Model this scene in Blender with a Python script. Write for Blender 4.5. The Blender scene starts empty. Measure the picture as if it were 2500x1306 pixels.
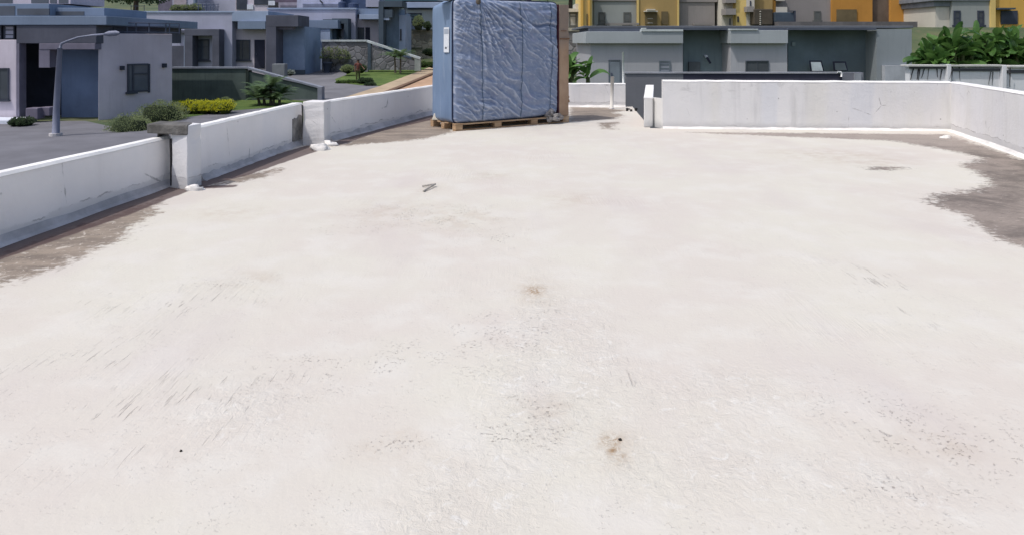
import bpy, bmesh, math, random
import numpy as np
from mathutils import Vector, Matrix, noise

F = 1700.0; CX = 1250.0; HY = 105.0; H = 1.6
R = math.radians
scn = bpy.context.scene
COL = scn.collection

# ------------------------------------------------------------------ helpers
def W(px, py, Y):                       # point at depth Y
    return Vector(((px - CX) / F * Y, Y, H + (HY - py) / F * Y))
def G(px, py, z=0.0):                   # point on the horizontal level z
    Y = F * (H - z) / (py - HY)
    return Vector(((px - CX) / F * Y, Y, z))
def lin(c):
    return tuple((v / 12.92 if v <= .04045 else ((v + .055) / 1.055) ** 2.4) for v in [x / 255 for x in c])
def clampf(v, a=0., b=1.): return max(a, min(b, v))

class MB:
    def __init__(s): s.v = []; s.f = []
    def add(s, vs, fs):
        o = len(s.v); s.v += [tuple(v) for v in vs]; s.f += [tuple(i + o for i in f) for f in fs]; return s
    def box(s, a, b):
        (x0, y0, z0), (x1, y1, z1) = a, b
        return s.add([(x0,y0,z0),(x1,y0,z0),(x1,y1,z0),(x0,y1,z0),(x0,y0,z1),(x1,y0,z1),(x1,y1,z1),(x0,y1,z1)],
                     [(3,2,1,0),(4,5,6,7),(0,1,5,4),(1,2,6,5),(2,3,7,6),(3,0,4,7)])
    def hexa(s, lo, hi):                # 4 bottom points, 4 top points (counter-clockwise)
        return s.add(list(lo) + list(hi), [(3,2,1,0),(4,5,6,7),(0,1,5,4),(1,2,6,5),(2,3,7,6),(3,0,4,7)])
    def pbox(s, px0, px1, py0, py1, Y, d):   # front face seen between those columns and rows when it stands at depth Y
        a = W(px0, py1, Y); b = W(px1, py0, Y)
        return s.box((a.x, Y, a.z), (b.x, Y + d, b.z))
    def tube(s, pts, rad, n=8, cap=True):
        pts = [Vector(p) for p in pts]
        rads = rad if isinstance(rad, (list, tuple)) else [rad] * len(pts)
        vs = []; fs = []
        up = Vector((.13, .21, .97)).normalized()
        for i, p in enumerate(pts):
            t = (pts[min(i + 1, len(pts) - 1)] - pts[max(i - 1, 0)]).normalized()
            if abs(t.dot(up)) > .95: up = Vector((.97, .1, .2)).normalized()
            e1 = t.cross(up).normalized(); e2 = t.cross(e1)
            for k in range(n):
                a = 2 * math.pi * k / n
                vs.append(p + (e1 * math.cos(a) + e2 * math.sin(a)) * rads[i])
        for i in range(len(pts) - 1):
            for k in range(n):
                fs.append((i*n+k, i*n+(k+1)%n, (i+1)*n+(k+1)%n, (i+1)*n+k))
        if cap:
            fs.append(tuple(range(n))); fs.append(tuple(range((len(pts)-1)*n, len(pts)*n))[::-1])
        return s.add(vs, fs)
    def blob(s, c, r, rng, amp=.18, nu=12, nv=8):
        vs = []; fs = []; off = Vector((rng.random()*50, rng.random()*50, 0))
        for j in range(nv + 1):
            th = math.pi * j / nv
            for i in range(nu):
                ph = 2 * math.pi * i / nu
                d = Vector((math.sin(th)*math.cos(ph), math.sin(th)*math.sin(ph), math.cos(th)))
                k = 1 + amp * noise.noise(d * 1.7 + off) * 2
                vs.append((c[0]+d.x*r[0]*k, c[1]+d.y*r[1]*k, c[2]+d.z*r[2]*k))
        for j in range(nv):
            for i in range(nu):
                fs.append((j*nu+i, (j+1)*nu+i, (j+1)*nu+(i+1)%nu, j*nu+(i+1)%nu))
        return s.add(vs, fs)
    def build(s, name, mat, parent=None, smooth=False, bevel=0.0, seg=2):
        me = bpy.data.meshes.new(name); me.from_pydata(s.v, [], s.f); me.update()
        me.materials.append(mat)
        if smooth: me.polygons.foreach_set('use_smooth', [True] * len(me.polygons))
        o = bpy.data.objects.new(name, me); COL.objects.link(o)
        if parent is not None:
            o.parent = parent
            o.location = -Vector(parent.location) if not parent.get('_local') else (0, 0, 0)
        if bevel:
            m = o.modifiers.new('Bevel', 'BEVEL'); m.width = bevel; m.segments = seg; m.limit_method = 'ANGLE'
        return o

def tag(o, label=None, cat=None, group=None, kind=None):
    if label: o['label'] = label
    if cat: o['category'] = cat
    if group: o['group'] = group
    if kind: o['kind'] = kind
    return o
def thing(name, label, cat, loc=(0,0,0), rz=0.0, group=None, local=False):
    o = bpy.data.objects.new(name, None); COL.objects.link(o)
    o.empty_display_size = .2
    o.location = loc; o.rotation_euler = (0, 0, rz)
    if local: o['_local'] = 1
    return tag(o, label, cat, group)

# ------------------------------------------------------------------ materials
MATS = {}
class N:
    def __init__(s, name):
        m = bpy.data.materials.new(name); m.use_nodes = True
        s.m = m; s.t = m.node_tree; s.b = s.t.nodes['Principled BSDF']; MATS[name] = m
        s.pos = s.t.nodes.new('ShaderNodeNewGeometry').outputs['Position']
    def node(s, typ, **kw):
        n = s.t.nodes.new(typ)
        for k, v in kw.items(): setattr(n, k, v)
        return n
    def link(s, a, b): s.t.links.new(a, b)
    def inp(s, sock, v):
        if hasattr(v, 'is_linked') or isinstance(v, bpy.types.NodeSocket): s.link(v, sock)
        else: sock.default_value = v
    def mapv(s, scale=(1,1,1), rot=(0,0,0), vec=None):
        n = s.node('ShaderNodeMapping'); n.inputs['Scale'].default_value = scale; n.inputs['Rotation'].default_value = rot
        s.link(vec or s.pos, n.inputs['Vector']); return n.outputs[0]
    def noise(s, scale=5, detail=4, rough=.55, vec=None, dist=0):
        n = s.node('ShaderNodeTexNoise'); n.inputs['Scale'].default_value = scale; n.inputs['Detail'].default_value = detail
        n.inputs['Roughness'].default_value = rough; n.inputs['Distortion'].default_value = dist
        s.link(vec or s.pos, n.inputs['Vector']); return n.outputs['Fac']
    def voro(s, scale=5, vec=None, feature='F1', rand=1.0, out='Distance'):
        n = s.node('ShaderNodeTexVoronoi', feature=feature); n.inputs['Scale'].default_value = scale
        n.inputs['Randomness'].default_value = rand
        s.link(vec or s.pos, n.inputs['Vector']); return n.outputs[out]
    def math(s, op, a, b=0.0, c=None, clamp=False):
        n = s.node('ShaderNodeMath', operation=op); n.use_clamp = clamp
        s.inp(n.inputs[0], a); s.inp(n.inputs[1], b)
        if c is not None: s.inp(n.inputs[2], c)
        return n.outputs[0]
    def ramp(s, v, a, b, lo=0.0, hi=1.0):
        n = s.node('ShaderNodeMapRange', interpolation_type='SMOOTHSTEP')
        s.inp(n.inputs['Value'], v); n.inputs['From Min'].default_value = a; n.inputs['From Max'].default_value = b
        n.inputs['To Min'].default_value = lo; n.inputs['To Max'].default_value = hi
        return n.outputs['Result']
    def mix(s, f, a, b, mode='MIX'):
        n = s.node('ShaderNodeMix', data_type='RGBA', blend_type=mode)
        s.inp(n.inputs[0], f)
        for sock, v in ((n.inputs[6], a), (n.inputs[7], b)):
            if isinstance(v, tuple): sock.default_value = (*v[:3], 1)
            else: s.link(v, sock)
        return n.outputs[2]
    def attr(s, name, out='Fac'):
        n = s.node('ShaderNodeAttribute'); n.attribute_name = name; return n.outputs[out]
    def sep(s, v=None):
        n = s.node('ShaderNodeSeparateXYZ'); s.link(v or s.pos, n.inputs[0]); return n.outputs
    def bump(s, h, strength=.3, dist=.02, normal=None):
        n = s.node('ShaderNodeBump'); n.inputs['Strength'].default_value = strength; n.inputs['Distance'].default_value = dist
        s.link(h, n.inputs['Height'])
        if normal: s.link(normal, n.inputs['Normal'])
        s.link(n.outputs[0], s.b.inputs['Normal']); return n.outputs[0]
    def color(s, c): s.inp(s.b.inputs['Base Color'], (*c[:3], 1) if isinstance(c, tuple) else c)
    def rough(s, r): s.inp(s.b.inputs['Roughness'], r)
    def spec(s, v): s.b.inputs['Specular IOR Level'].default_value = v

def paint(name, c, rough=.8, var=.12, sc=1.2, bump=.15, fine=18, grime=.12, spec=.25):
    """painted or rendered surface: tonal drift, rain streaks, fine grain"""
    n = N(name)
    a = n.noise(sc, 5, .6)
    streak = n.noise(1.0, 4, .6, vec=n.mapv((7, 7, .5)))
    d = tuple(v * (1 - var * 1.6) for v in c); l = tuple(min(1, v * (1 + var)) for v in c)
    col = n.mix(n.ramp(a, .3, .7), d, l)
    col = n.mix(n.ramp(streak, .5, .78, 0, grime * 2), col, tuple(v * .55 for v in c))
    n.color(col); n.rough(rough); n.spec(spec)
    n.bump(n.noise(fine, 4, .6), bump, .02)
    return n.m

def glass(name, c=(.05, .06, .07)):
    n = N(name); a = n.noise(.8, 2)
    n.color(n.mix(a, tuple(v * .6 for v in c), tuple(v * 1.5 for v in c))); n.rough(.12); n.spec(.5); return n.m

def leafmat(name, dark, light, rough=.5, sc=1.5):
    n = N(name)
    f = n.noise(sc, 3, .6); r = n.attr('tint')
    n.color(n.mix(n.math('ADD', n.math('MULTIPLY', n.ramp(f, .3, .7), .5), n.math('MULTIPLY', r, .5)), dark, light))
    n.rough(rough); n.spec(.3)
    tr = n.node('ShaderNodeBsdfTranslucent'); tr.inputs['Color'].default_value = (*[v * 1.2 for v in light], 1)
    mx = n.node('ShaderNodeMixShader'); mx.inputs[0].default_value = .22
    out = [x for x in n.t.nodes if x.type == 'OUTPUT_MATERIAL'][0]
    n.link(n.b.outputs[0], mx.inputs[1]); n.link(tr.outputs[0], mx.inputs[2]); n.link(mx.outputs[0], out.inputs[0])
    return n.m

K = 1.3
def P(name, rgb, k=1.0, **kw):
    return paint(name, tuple(min(.85, v * k * K) for v in lin(rgb)), **kw)

# roof deck: chalky white coating over concrete with worn, stained edges and a painted wall shadow at the left
def deck_material():
    n = N('deck_coating')
    p = n.mapv((1, 1, 1), (0, 0, R(4)))
    pit = n.attr('pit'); scr = n.attr('scr'); rghn = n.attr('rgh'); stain = n.attr('stain'); faint = n.attr('faint'); rust = n.attr('rust')
    big = n.noise(.55, 4, .55); mid = n.noise(2.4, 5, .6); fine = n.noise(38, 4, .65)
    groove = n.noise(1.0, 5, .62, vec=n.mapv((34, 2.2, 8), (0, 0, R(1))), dist=.15)
    groove2 = n.noise(1.0, 4, .6, vec=n.mapv((95, 5, 8), (0, 0, R(-3))))
    gm = n.ramp(n.noise(.8, 4, .6), .5, .68)
    c = n.mix(n.ramp(big, .38, .62), (.570, .530, .482), (.590, .566, .502))
    c = n.mix(n.ramp(mid, .45, .68, 0, .7), c, (.612, .590, .545))
    c = n.mix(n.ramp(n.noise(1.3, 3, .5, vec=n.mapv((1, .35, 1))), .5, .75, 0, .45), c, (.525, .475, .455))
    c = n.mix(n.math('MULTIPLY', n.ramp(groove, .66, .76, 0, .5), gm), c, (.40, .37, .36))
    c = n.mix(n.ramp(fine, .54, .76, 0, .3), c, (.52, .49, .46))
    # chips and pock marks: irregular, gathered where the coating is worn
    pv = n.ramp(n.noise(58, 3, .6, dist=.15), .585, .665)
    pv2 = n.ramp(n.noise(24, 4, .7, dist=.3), .63, .69)
    gate = n.ramp(n.noise(5.5, 3, .6), .46, .62)
    pm = n.math('MULTIPLY', pv, n.math('MULTIPLY', gate, n.math('ADD', pit, .16)), clamp=True)
    pm2 = n.math('MULTIPLY', pv2, n.math('ADD', n.math('MULTIPLY', pit, .8), .05), clamp=True)
    c = n.mix(n.math('MULTIPLY', pm, .8), c, (.30, .26, .235))
    c = n.mix(n.math('MULTIPLY', pm2, .6), c, (.36, .32, .30))
    sk = n.ramp(n.noise(1.0, 3, .6, vec=n.mapv((60, 4.2, 1), (0, 0, R(-2)))), .585, .65)
    sg = n.ramp(n.noise(2.6, 3, .6), .45, .6)
    sk = n.math('MULTIPLY', n.math('MULTIPLY', sk, sg), scr)
    c = n.mix(n.math('MULTIPLY', sk, .6), c, (.30, .265, .24))
    wh = n.math('MULTIPLY', n.ramp(n.noise(13, 5, .7, dist=.7), .55, .68), n.math('ADD', n.math('MULTIPLY', rghn, .9), .12), clamp=True)
    c = n.mix(n.math('MULTIPLY', wh, .8), c, (.66, .645, .61))
    c = n.mix(n.math('MULTIPLY', faint, n.ramp(n.noise(5, 6, .7), .4, .62, .1, .9)), c, (.44, .365, .29))
    c = n.mix(n.math('MULTIPLY', rust, n.ramp(n.noise(26, 5, .75, dist=1.5), .38, .58)), c, (.26, .15, .06))
    # stain: feathered, streaky edge
    e = n.math('MULTIPLY', n.math('SUBTRACT', n.noise(2.6, 6, .66, vec=n.mapv((.9, 1.1, 1))), .5), .40)
    e2 = n.math('MULTIPLY', n.math('SUBTRACT', n.noise(14, 4, .7, vec=n.mapv((.95, 1.05, 1)), dist=.5), .5), .62)
    sv = n.math('ADD', stain, n.math('ADD', e, e2))
    sm = n.ramp(sv, -.03, .13)
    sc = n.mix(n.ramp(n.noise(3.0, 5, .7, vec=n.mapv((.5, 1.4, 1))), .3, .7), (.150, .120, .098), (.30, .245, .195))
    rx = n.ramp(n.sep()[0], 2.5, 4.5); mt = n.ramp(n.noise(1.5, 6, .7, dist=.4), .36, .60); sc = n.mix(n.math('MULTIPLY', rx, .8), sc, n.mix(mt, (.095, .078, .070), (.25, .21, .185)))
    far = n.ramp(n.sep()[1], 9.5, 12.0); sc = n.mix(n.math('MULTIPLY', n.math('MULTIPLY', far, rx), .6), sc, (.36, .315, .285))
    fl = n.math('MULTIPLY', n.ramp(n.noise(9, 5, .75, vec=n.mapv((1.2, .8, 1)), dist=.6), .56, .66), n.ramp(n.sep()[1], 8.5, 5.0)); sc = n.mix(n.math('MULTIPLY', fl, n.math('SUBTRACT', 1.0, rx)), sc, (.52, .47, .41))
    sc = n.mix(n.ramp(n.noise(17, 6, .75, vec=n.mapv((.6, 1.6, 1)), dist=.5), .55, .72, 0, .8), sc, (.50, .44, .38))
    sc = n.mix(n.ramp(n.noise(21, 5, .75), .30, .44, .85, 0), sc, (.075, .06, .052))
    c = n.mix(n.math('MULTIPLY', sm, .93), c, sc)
    wet_shade = n.attr('wet_shade')
    wn = n.ramp(n.math('ADD', wet_shade, n.math('MULTIPLY', n.math('SUBTRACT', n.noise(5, 4), .5), .5)), .35, .6)
    c = n.mix(n.math('MULTIPLY', wn, .85), c, (.075, .045, .046))  # damp and wall shadow darkened together in the floor colour
    n.color(c); n.rough(n.ramp(sm, 0, 1, .82, .7)); n.spec(.2)
    h = n.math('ADD', n.math('MULTIPLY', fine, .22), n.math('MULTIPLY', mid, 1.1))
    h = n.math('ADD', h, n.math('MULTIPLY', n.math('MULTIPLY', groove, gm), .7))
    h = n.math('ADD', h, n.math('MULTIPLY', n.math('MULTIPLY', groove2, gm), .2))
    h = n.math('SUBTRACT', h, n.math('MULTIPLY', n.math('ADD', pm, n.math('ADD', pm2, sk)), 1.2))
    h = n.math('ADD', h, n.math('MULTIPLY', n.math('MULTIPLY', n.noise(19, 5, .7, dist=.6), rghn), 1.4))
    n.bump(h, .62, .012)
    return n.m

def wall_material(name, c, dirt=.5, zbase=.13):
    n = N(name)
    z = n.sep()[2]
    big = n.noise(1.1, 4, .6); fine = n.noise(26, 5, .65)
    st = n.noise(1.0, 5, .6, vec=n.mapv((5.5, 5.5, .55)))
    col = n.mix(n.ramp(big, .32, .68), tuple(v * .93 for v in c), c)
    col = n.mix(n.ramp(st, .52, .74, 0, .5 * dirt), col, tuple(v * .72 for v in c))
    col = n.mix(n.ramp(n.noise(2.2, 5, .7), .60, .74, 0, .55 * dirt), col, tuple(v * .66 for v in c))
    # cement showing at the foot with an uneven edge
    zz = n.math('ADD', z, n.math('MULTIPLY', n.math('SUBTRACT', n.noise(2.4, 5, .7), .5), .16))
    foot = n.ramp(zz, zbase - .015, zbase + .012, 1, 0)
    col = n.mix(n.math('MULTIPLY', foot, .5), col, tuple(v * .70 for v in c))
    crack = n.ramp(n.math('ABSOLUTE', n.math('SUBTRACT', zz, zbase)), .002, .011, .6, 0)
    col = n.mix(n.math('MULTIPLY', crack, n.ramp(n.noise(3.3, 3), .45, .6)), col, (.22, .2, .2))
    pit = n.voro(6.5); pm = n.ramp(n.noise(1.7, 3), .5, .62)
    col = n.mix(n.math('MULTIPLY', n.ramp(pit, .05, .10, .85, 0), pm), col, (.2, .19, .19))
    col = n.mix(n.ramp(fine, .6, .8, 0, .2), col, tuple(v * .75 for v in c))
    bands = n.noise(1.0, 3, .5, vec=n.mapv((1.3, 1.3, .12)))
    col = n.mix(n.ramp(bands, .5, .66, 0, .55 * dirt), col, tuple(v * k for v, k in zip(c, (.92, .91, .85))))
    col = n.mix(n.ramp(bands, .46, .36, 0, .5 * dirt), col, tuple(v * k for v, k in zip(c, (.86, .89, .95))))
    top = n.ramp(z, .45, .85, 0, 1)
    sm = n.ramp(n.noise(3.2, 6, .72, vec=n.mapv((1, 1, 1.6)), dist=.8), .55, .70)
    col = n.mix(n.math('MULTIPLY', n.math('MULTIPLY', sm, top), .55 * dirt), col, tuple(v * .58 for v in c))
    ck = n.voro(1.5, vec=n.mapv((1, 1, .8)), feature='DISTANCE_TO_EDGE'); cg = n.ramp(n.noise(1.9, 3, .6), .55, .66)
    ckd = n.math('ADD', ck, n.math('MULTIPLY', n.math('SUBTRACT', n.noise(9, 4, .7), .5), .05))
    col = n.mix(n.math('MULTIPLY', n.ramp(n.math('ABSOLUTE', ckd), .002, .010, .7, 0), cg), col, (.25, .24, .24))
    low = n.ramp(n.math('ADD', z, n.math('MULTIPLY', n.noise(4, 5, .7), .12)), .10, .22, .6 * dirt, 0)
    col = n.mix(low, col, tuple(v * .68 for v in c))
    n.color(col); n.rough(.85); n.spec(.2)
    n.bump(n.math('ADD', fine, n.math('MULTIPLY', n.noise(5, 5, .6), 1.2)), .42, .012)
    return n.m

M_DECK = deck_material()
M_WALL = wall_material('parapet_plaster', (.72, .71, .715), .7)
M_WALL_LEFT = wall_material('parapet_plaster_shade_lightened', (.90, .875, .865), .3)  # same plaster, lightened to make up for weak fill light on this side
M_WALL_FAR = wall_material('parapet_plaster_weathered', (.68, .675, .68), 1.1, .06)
M_COPE = paint('coping_white', (.80, .79, .78), .8, .05, 2.5, .3, 30, .04)
M_FILLET = paint('cement_fillet', (.50, .485, .495), .85, .15, 3, .5, 25, .15)
M_FILLET_W = paint('fillet_white', (.76, .74, .72), .85, .1, 3, .5, 25, .1)
M_BARE = paint('bare_concrete', (.15, .145, .14), .9, .3, 4, .8, 25, .4)
M_PATCH = paint('cement_patch', (.29, .28, .27), .9, .25, 6, .8, 30, .3)

# ------------------------------------------------------------------ terrain
def sstep(a, b, t):
    t = clampf((t - a) / (b - a)); return t * t * (3 - 2 * t)
def ztr(x, y):
    z = -1.9 + .03 * max(0., min(y, 76.) - 38)
    rl = sstep(72, 96, y) * 5.2 + max(0, y - 96) * .11
    rr = sstep(44, 64, y) * 4.1 + max(0, y - 75) * .11
    t = sstep(0, 14, x - (y - 40) * -.02)
    z += rl * (1 - t) + rr * t
    z += .25 * noise.noise(Vector((x * .03, y * .03, 3))) * sstep(60, 130, y)
    return z
def drape(name, poly, mat, lift, kind='structure', step=1.2, label=None):
    """flat sheet following the terrain inside a plan polygon"""
    bm = bmesh.new()
    vs = [bm.verts.new((p[0], p[1], 0)) for p in poly]
    bm.faces.new(vs)
    xs = [p[0] for p in poly]; ys = [p[1] for p in poly]
    for ax, lo, hi in ((0, min(xs), max(xs)), (1, min(ys), max(ys))):
        k = lo + step
        while k < hi:
            no = (1, 0, 0) if ax == 0 else (0, 1, 0)
            bmesh.ops.bisect_plane(bm, geom=bm.verts[:] + bm.edges[:] + bm.faces[:], plane_co=(k, k, 0), plane_no=no)
            k += step
    for v in bm.verts: v.co.z = ztr(v.co.x, v.co.y) + lift
    bmesh.ops.recalc_face_normals(bm, faces=bm.faces)
    if sum(f.normal.z for f in bm.faces) < 0: bmesh.ops.reverse_faces(bm, faces=bm.faces)
    me = bpy.data.meshes.new(name); bm.to_mesh(me); bm.free(); me.materials.append(mat)
    o = bpy.data.objects.new(name, me); COL.objects.link(o); o['kind'] = kind
    if label: o['label'] = label
    return o
def hit(px, py):
    """where the sight line through that spot of the view meets the terrain"""
    y = 19.5
    while y < 300:
        p = W(px, py, y)
        if p.z <= ztr(p.x, p.y): break
        y += .1
    return (p.x, p.y)
def poly(pts): return [hit(*p) for p in pts]

def ground_mat():
    n = N('earth_and_scrub')
    a = n.noise(.12, 5, .6); b = n.noise(1.2, 5, .65)
    c = n.mix(n.ramp(a, .35, .6), (.10, .115, .05), (.045, .075, .03))
    c = n.mix(n.ramp(b, .5, .72, 0, .6), c, (.16, .12, .075))
    n.color(c); n.rough(.95); n.bump(b, .5, .1); return n.m
def paving_mat(name, c, sc=.5):
    n = N(name)
    a = n.noise(sc, 5, .6); b = n.noise(9, 5, .7)
    col = n.mix(n.ramp(a, .3, .7), tuple(v * .8 for v in c), tuple(v * 1.15 for v in c))
    col = n.mix(n.ramp(b, .55, .8, 0, .4), col, tuple(v * .6 for v in c))
    n.color(col); n.rough(.9); n.bump(b, .3, .02); return n.m
def grass_mat(name, a, b):
    n = N(name)
    f = n.noise(.7, 4, .6); g = n.noise(14, 5, .7)
    col = n.mix(n.ramp(f, .35, .65), a, b); col = n.mix(n.ramp(g, .45, .75, 0, .55), col, tuple(v * .45 for v in a))
    n.color(col); n.rough(.9); n.spec(.15); n.bump(g, .8, .05); return n.m
M_GROUND = ground_mat()
M_STREET = paving_mat('street_concrete', (.142, .142, .162))
M_DRIVE = paving_mat('drive_concrete', (.150, .150, .165))
M_DIRT = paving_mat('red_dirt', (.42, .27, .17), .8)
M_PAVE = paving_mat('tan_paving', (.40, .31, .21), .8)
M_KERB = paving_mat('kerb_brown', (.15, .09, .055), .9)
M_GRASS = grass_mat('lawn_grass', (.075, .125, .035), (.12, .17, .05))

nx, ny = 90, 110
gx = np.concatenate([np.linspace(-400, -60, 20), np.linspace(-55, 60, 50), np.linspace(70, 400, 20)])
gy = np.concatenate([np.linspace(-80, 15, 10), np.linspace(17, 120, 75), np.linspace(128, 600, 25)])
mb = MB()
vs = [(x, y, ztr(x, y) + (-1.2 if y < 16 else 0)) for y in gy for x in gx]
nx = len(gx)
mb.add(vs, [(j*nx+i, j*nx+i+1, (j+1)*nx+i+1, (j+1)*nx+i) for j in range(len(gy)-1) for i in range(nx-1)])
o = mb.build('ground', M_GROUND, smooth=True); o['kind'] = 'structure'; o['label'] = 'earth and scrub slope around the houses'

# street and drive, left of the roof
st = drape('street', [(-40, 17), (-5, 17), (-7.0, 24), (-8.5, 29)] + poly([(690, 262), (560, 272), (430, 292), (300, 318)]) + [(-19, 31.0), (-30, 30.0), (-40, 30)], M_STREET, .02, step=1.5, label='grey concrete street in front of the near house')
lawn1 = drape('lawn', poly([(300, 320), (430, 293), (560, 273), (700, 262), (815, 252), (800, 243), (640, 243), (430, 243), (380, 255)]), M_GRASS, .03, 'stuff', .8, 'mown lawn strip below the dark garden wall')
drive = drape('driveway', poly([(800, 252), (930, 215), (905, 206), (860, 190), (850, 172), (790, 168), (700, 172), (660, 190), (640, 243)]), M_DRIVE, .045, step=.8, label='grey concrete driveway rising to the second house')
lawn2 = drape('lawn', poly([(822, 204), (880, 211), (925, 213), (960, 204), (1050, 171), (1060, 162), (900, 163), (850, 172), (845, 186), (818, 196)]), M_GRASS, .06, 'stuff', .8, 'triangular green lawn where the person stands')
pave = drape('pavement', poly([(760, 262), (815, 250), (930, 213), (1050, 166), (1110, 148), (1110, 166), (1050, 185), (920, 236), (860, 262)]), M_PAVE, .075, step=.8, label='tan paved footpath along the lawn edge')
road = drape('dirt_road', poly([(862, 262), (922, 237), (1050, 186.5), (1120, 164), (1300, 160), (1300, 240), (1060, 262)]), M_DIRT, .03, step=1.0, label='reddish dirt road behind the left parapet')
# kerb: a real step between the path and the dirt road
kp = [Vector((*hit(*p), 0)) for p in [(850, 264), (922, 236), (985, 211), (1050, 184), (1110, 163)]]
mb = MB()
for a, b in zip(kp, kp[1:]):
    d = (b - a).normalized(); nrm = Vector((d.y, -d.x, 0)) * .32
    za = ztr(a.x, a.y); zb = ztr(b.x, b.y)
    mb.hexa([(a.x, a.y, za-.1), (a.x+nrm.x, a.y+nrm.y, za-.1), (b.x+nrm.x, b.y+nrm.y, zb-.1), (b.x, b.y, zb-.1)],
            [(a.x, a.y, za+.15), (a.x+nrm.x, a.y+nrm.y, za+.13), (b.x+nrm.x, b.y+nrm.y, zb+.13), (b.x, b.y, zb+.15)])
o = mb.build('kerb', M_KERB); o['kind'] = 'structure'; o['label'] = 'dark brown kerb beside the dirt road'

# ------------------------------------------------------------------ roof deck
LW = [Vector((-4.9, -6, 0)), G(0, 600), G(419, 450), G(490, 443), G(739, 350), G(806, 345), G(1050, 281)]
d1 = (LW[2] - LW[1]); LW[0] = LW[1] + d1 * ((-6 - LW[1].y) / d1.y)
d3 = (LW[6] - LW[5]); BACK_Y = G(1460, 262).y
LB = LW[5] + d3 * ((BACK_Y - LW[5].y) / d3.y)                     # back left corner
def leftX(y):
    pts = LW[:6] + [LB]
    for a, b in zip(pts, pts[1:]):
        if y <= b.y: return a.x + (b.x - a.x) * (y - a.y) / (b.y - a.y)
    return pts[-2].x + (pts[-1].x - pts[-2].x) * (y - pts[-2].y) / (pts[-1].y - pts[-2].y)
FW0 = G(1606, 314.5); FW1 = G(2321, 321)                          # far right parapet, foot of the inner face
RW1 = FW1; RW0 = G(2500, 385); dR = RW0 - RW1; RW0 = RW1 + dR * ((-6 - RW1.y) / dR.y)
PIER0 = G(1572, 312); PIER1 = Vector((G(1527, 264).x + .02, BACK_Y, 0))

STAINS = [
 ([(-60, 640), (0, 616), (300, 512), (400, 480), (396, 505), (372, 535), (300, 588), (150, 652), (0, 702), (-60, 722)], .0),
 ([(470, 460), (600, 424), (685, 409), (690, 418), (655, 434), (580, 447), (510, 462)], .0),
 ([(800, 360), (900, 326), (1060, 284), (1110, 284), (1110, 325), (1045, 340), (950, 350), (860, 357)], -.02),
 ([(1390, 262), (1480, 264), (1535, 270), (1505, 276), (1530, 284), (1500, 292), (1380, 300)], .0),
 ([(1455, 300), (1520, 298), (1500, 312), (1512, 318), (1465, 316)], -.02),
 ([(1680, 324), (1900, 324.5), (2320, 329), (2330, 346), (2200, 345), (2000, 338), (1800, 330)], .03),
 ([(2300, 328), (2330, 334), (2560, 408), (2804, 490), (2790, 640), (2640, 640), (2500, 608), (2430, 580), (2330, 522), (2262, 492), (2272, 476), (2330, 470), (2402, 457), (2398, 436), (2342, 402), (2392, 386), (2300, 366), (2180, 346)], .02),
 ([(2070, 404), (2150, 402), (2240, 406), (2262, 415), (2190, 424), (2110, 420)], -.14),
 ([(-80, 700), (0, 738), (14, 742), (0, 772), (-80, 800)], -.05),
]
WET_SHADE = [  # damp stain plus the left parapets' shadow, painted dark on the floor
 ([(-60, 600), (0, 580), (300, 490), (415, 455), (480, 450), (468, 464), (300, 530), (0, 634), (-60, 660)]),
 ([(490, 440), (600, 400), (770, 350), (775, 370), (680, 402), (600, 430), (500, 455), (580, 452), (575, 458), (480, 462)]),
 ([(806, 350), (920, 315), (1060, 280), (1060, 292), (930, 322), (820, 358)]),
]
FAINT = [(1305, 710, 70, 40), (1395, 487, 90, 22), (1130, 535, 110, 40), (950, 520, 130, 40), (1490, 1090, 110, 70), (960, 1080, 120, 60),
         (1040, 462, 60, 16), (2000, 378, 170, 18), (2120, 392, 120, 20), (620, 680, 90, 24), (560, 520, 130, 20), (2280, 1080, 160, 60), (1350, 1000, 90, 60), (1190, 430, 70, 12)]
RUST = [(1492, 1072, 30, 14), (1486, 1088, 14, 14), (1498, 1102, 12, 12), (1512, 1116, 12, 12), (1305, 708, 26, 14)]
PIT = [(1330, 990, 110, 70), (1290, 835, 50, 28), (1230, 1062, 90, 36), (1360, 1050, 60, 60), (740, 905, 130, 50), (990, 870, 80, 40), (2290, 1075, 200, 55), (2450, 1110, 110, 80), (2130, 1000, 110, 60), (1100, 530, 190, 36),
       (940, 520, 150, 30), (960, 1085, 70, 26), (1540, 1250, 60, 22), (1425, 1140, 50, 20), (840, 560, 100, 16), (1190, 432, 50, 8), (1330, 770, 60, 60), (560, 690, 120, 20), (1650, 440, 30, 8), (2200, 1200, 140, 60), (1230, 585, 60, 20), (1190, 830, 90, 70)]
SCR = [(250, 1050, 270, 80), (60, 935, 190, 55), (400, 735, 260, 26), (520, 745, 90, 20), (330, 870, 160, 60), (560, 960, 170, 70), (1530, 930, 26, 160), (2150, 700, 80, 80)]
RGH = [(1310, 760, 70, 90), (1260, 900, 150, 120), (1320, 1010, 170, 100), (1150, 1180, 220, 120), (1050, 1290, 260, 80), (1760, 960, 330, 90), (1700, 1150, 330, 120), (2180, 1190, 260, 90), (600, 1000, 200, 90), (1430, 820, 120, 120)]
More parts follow.
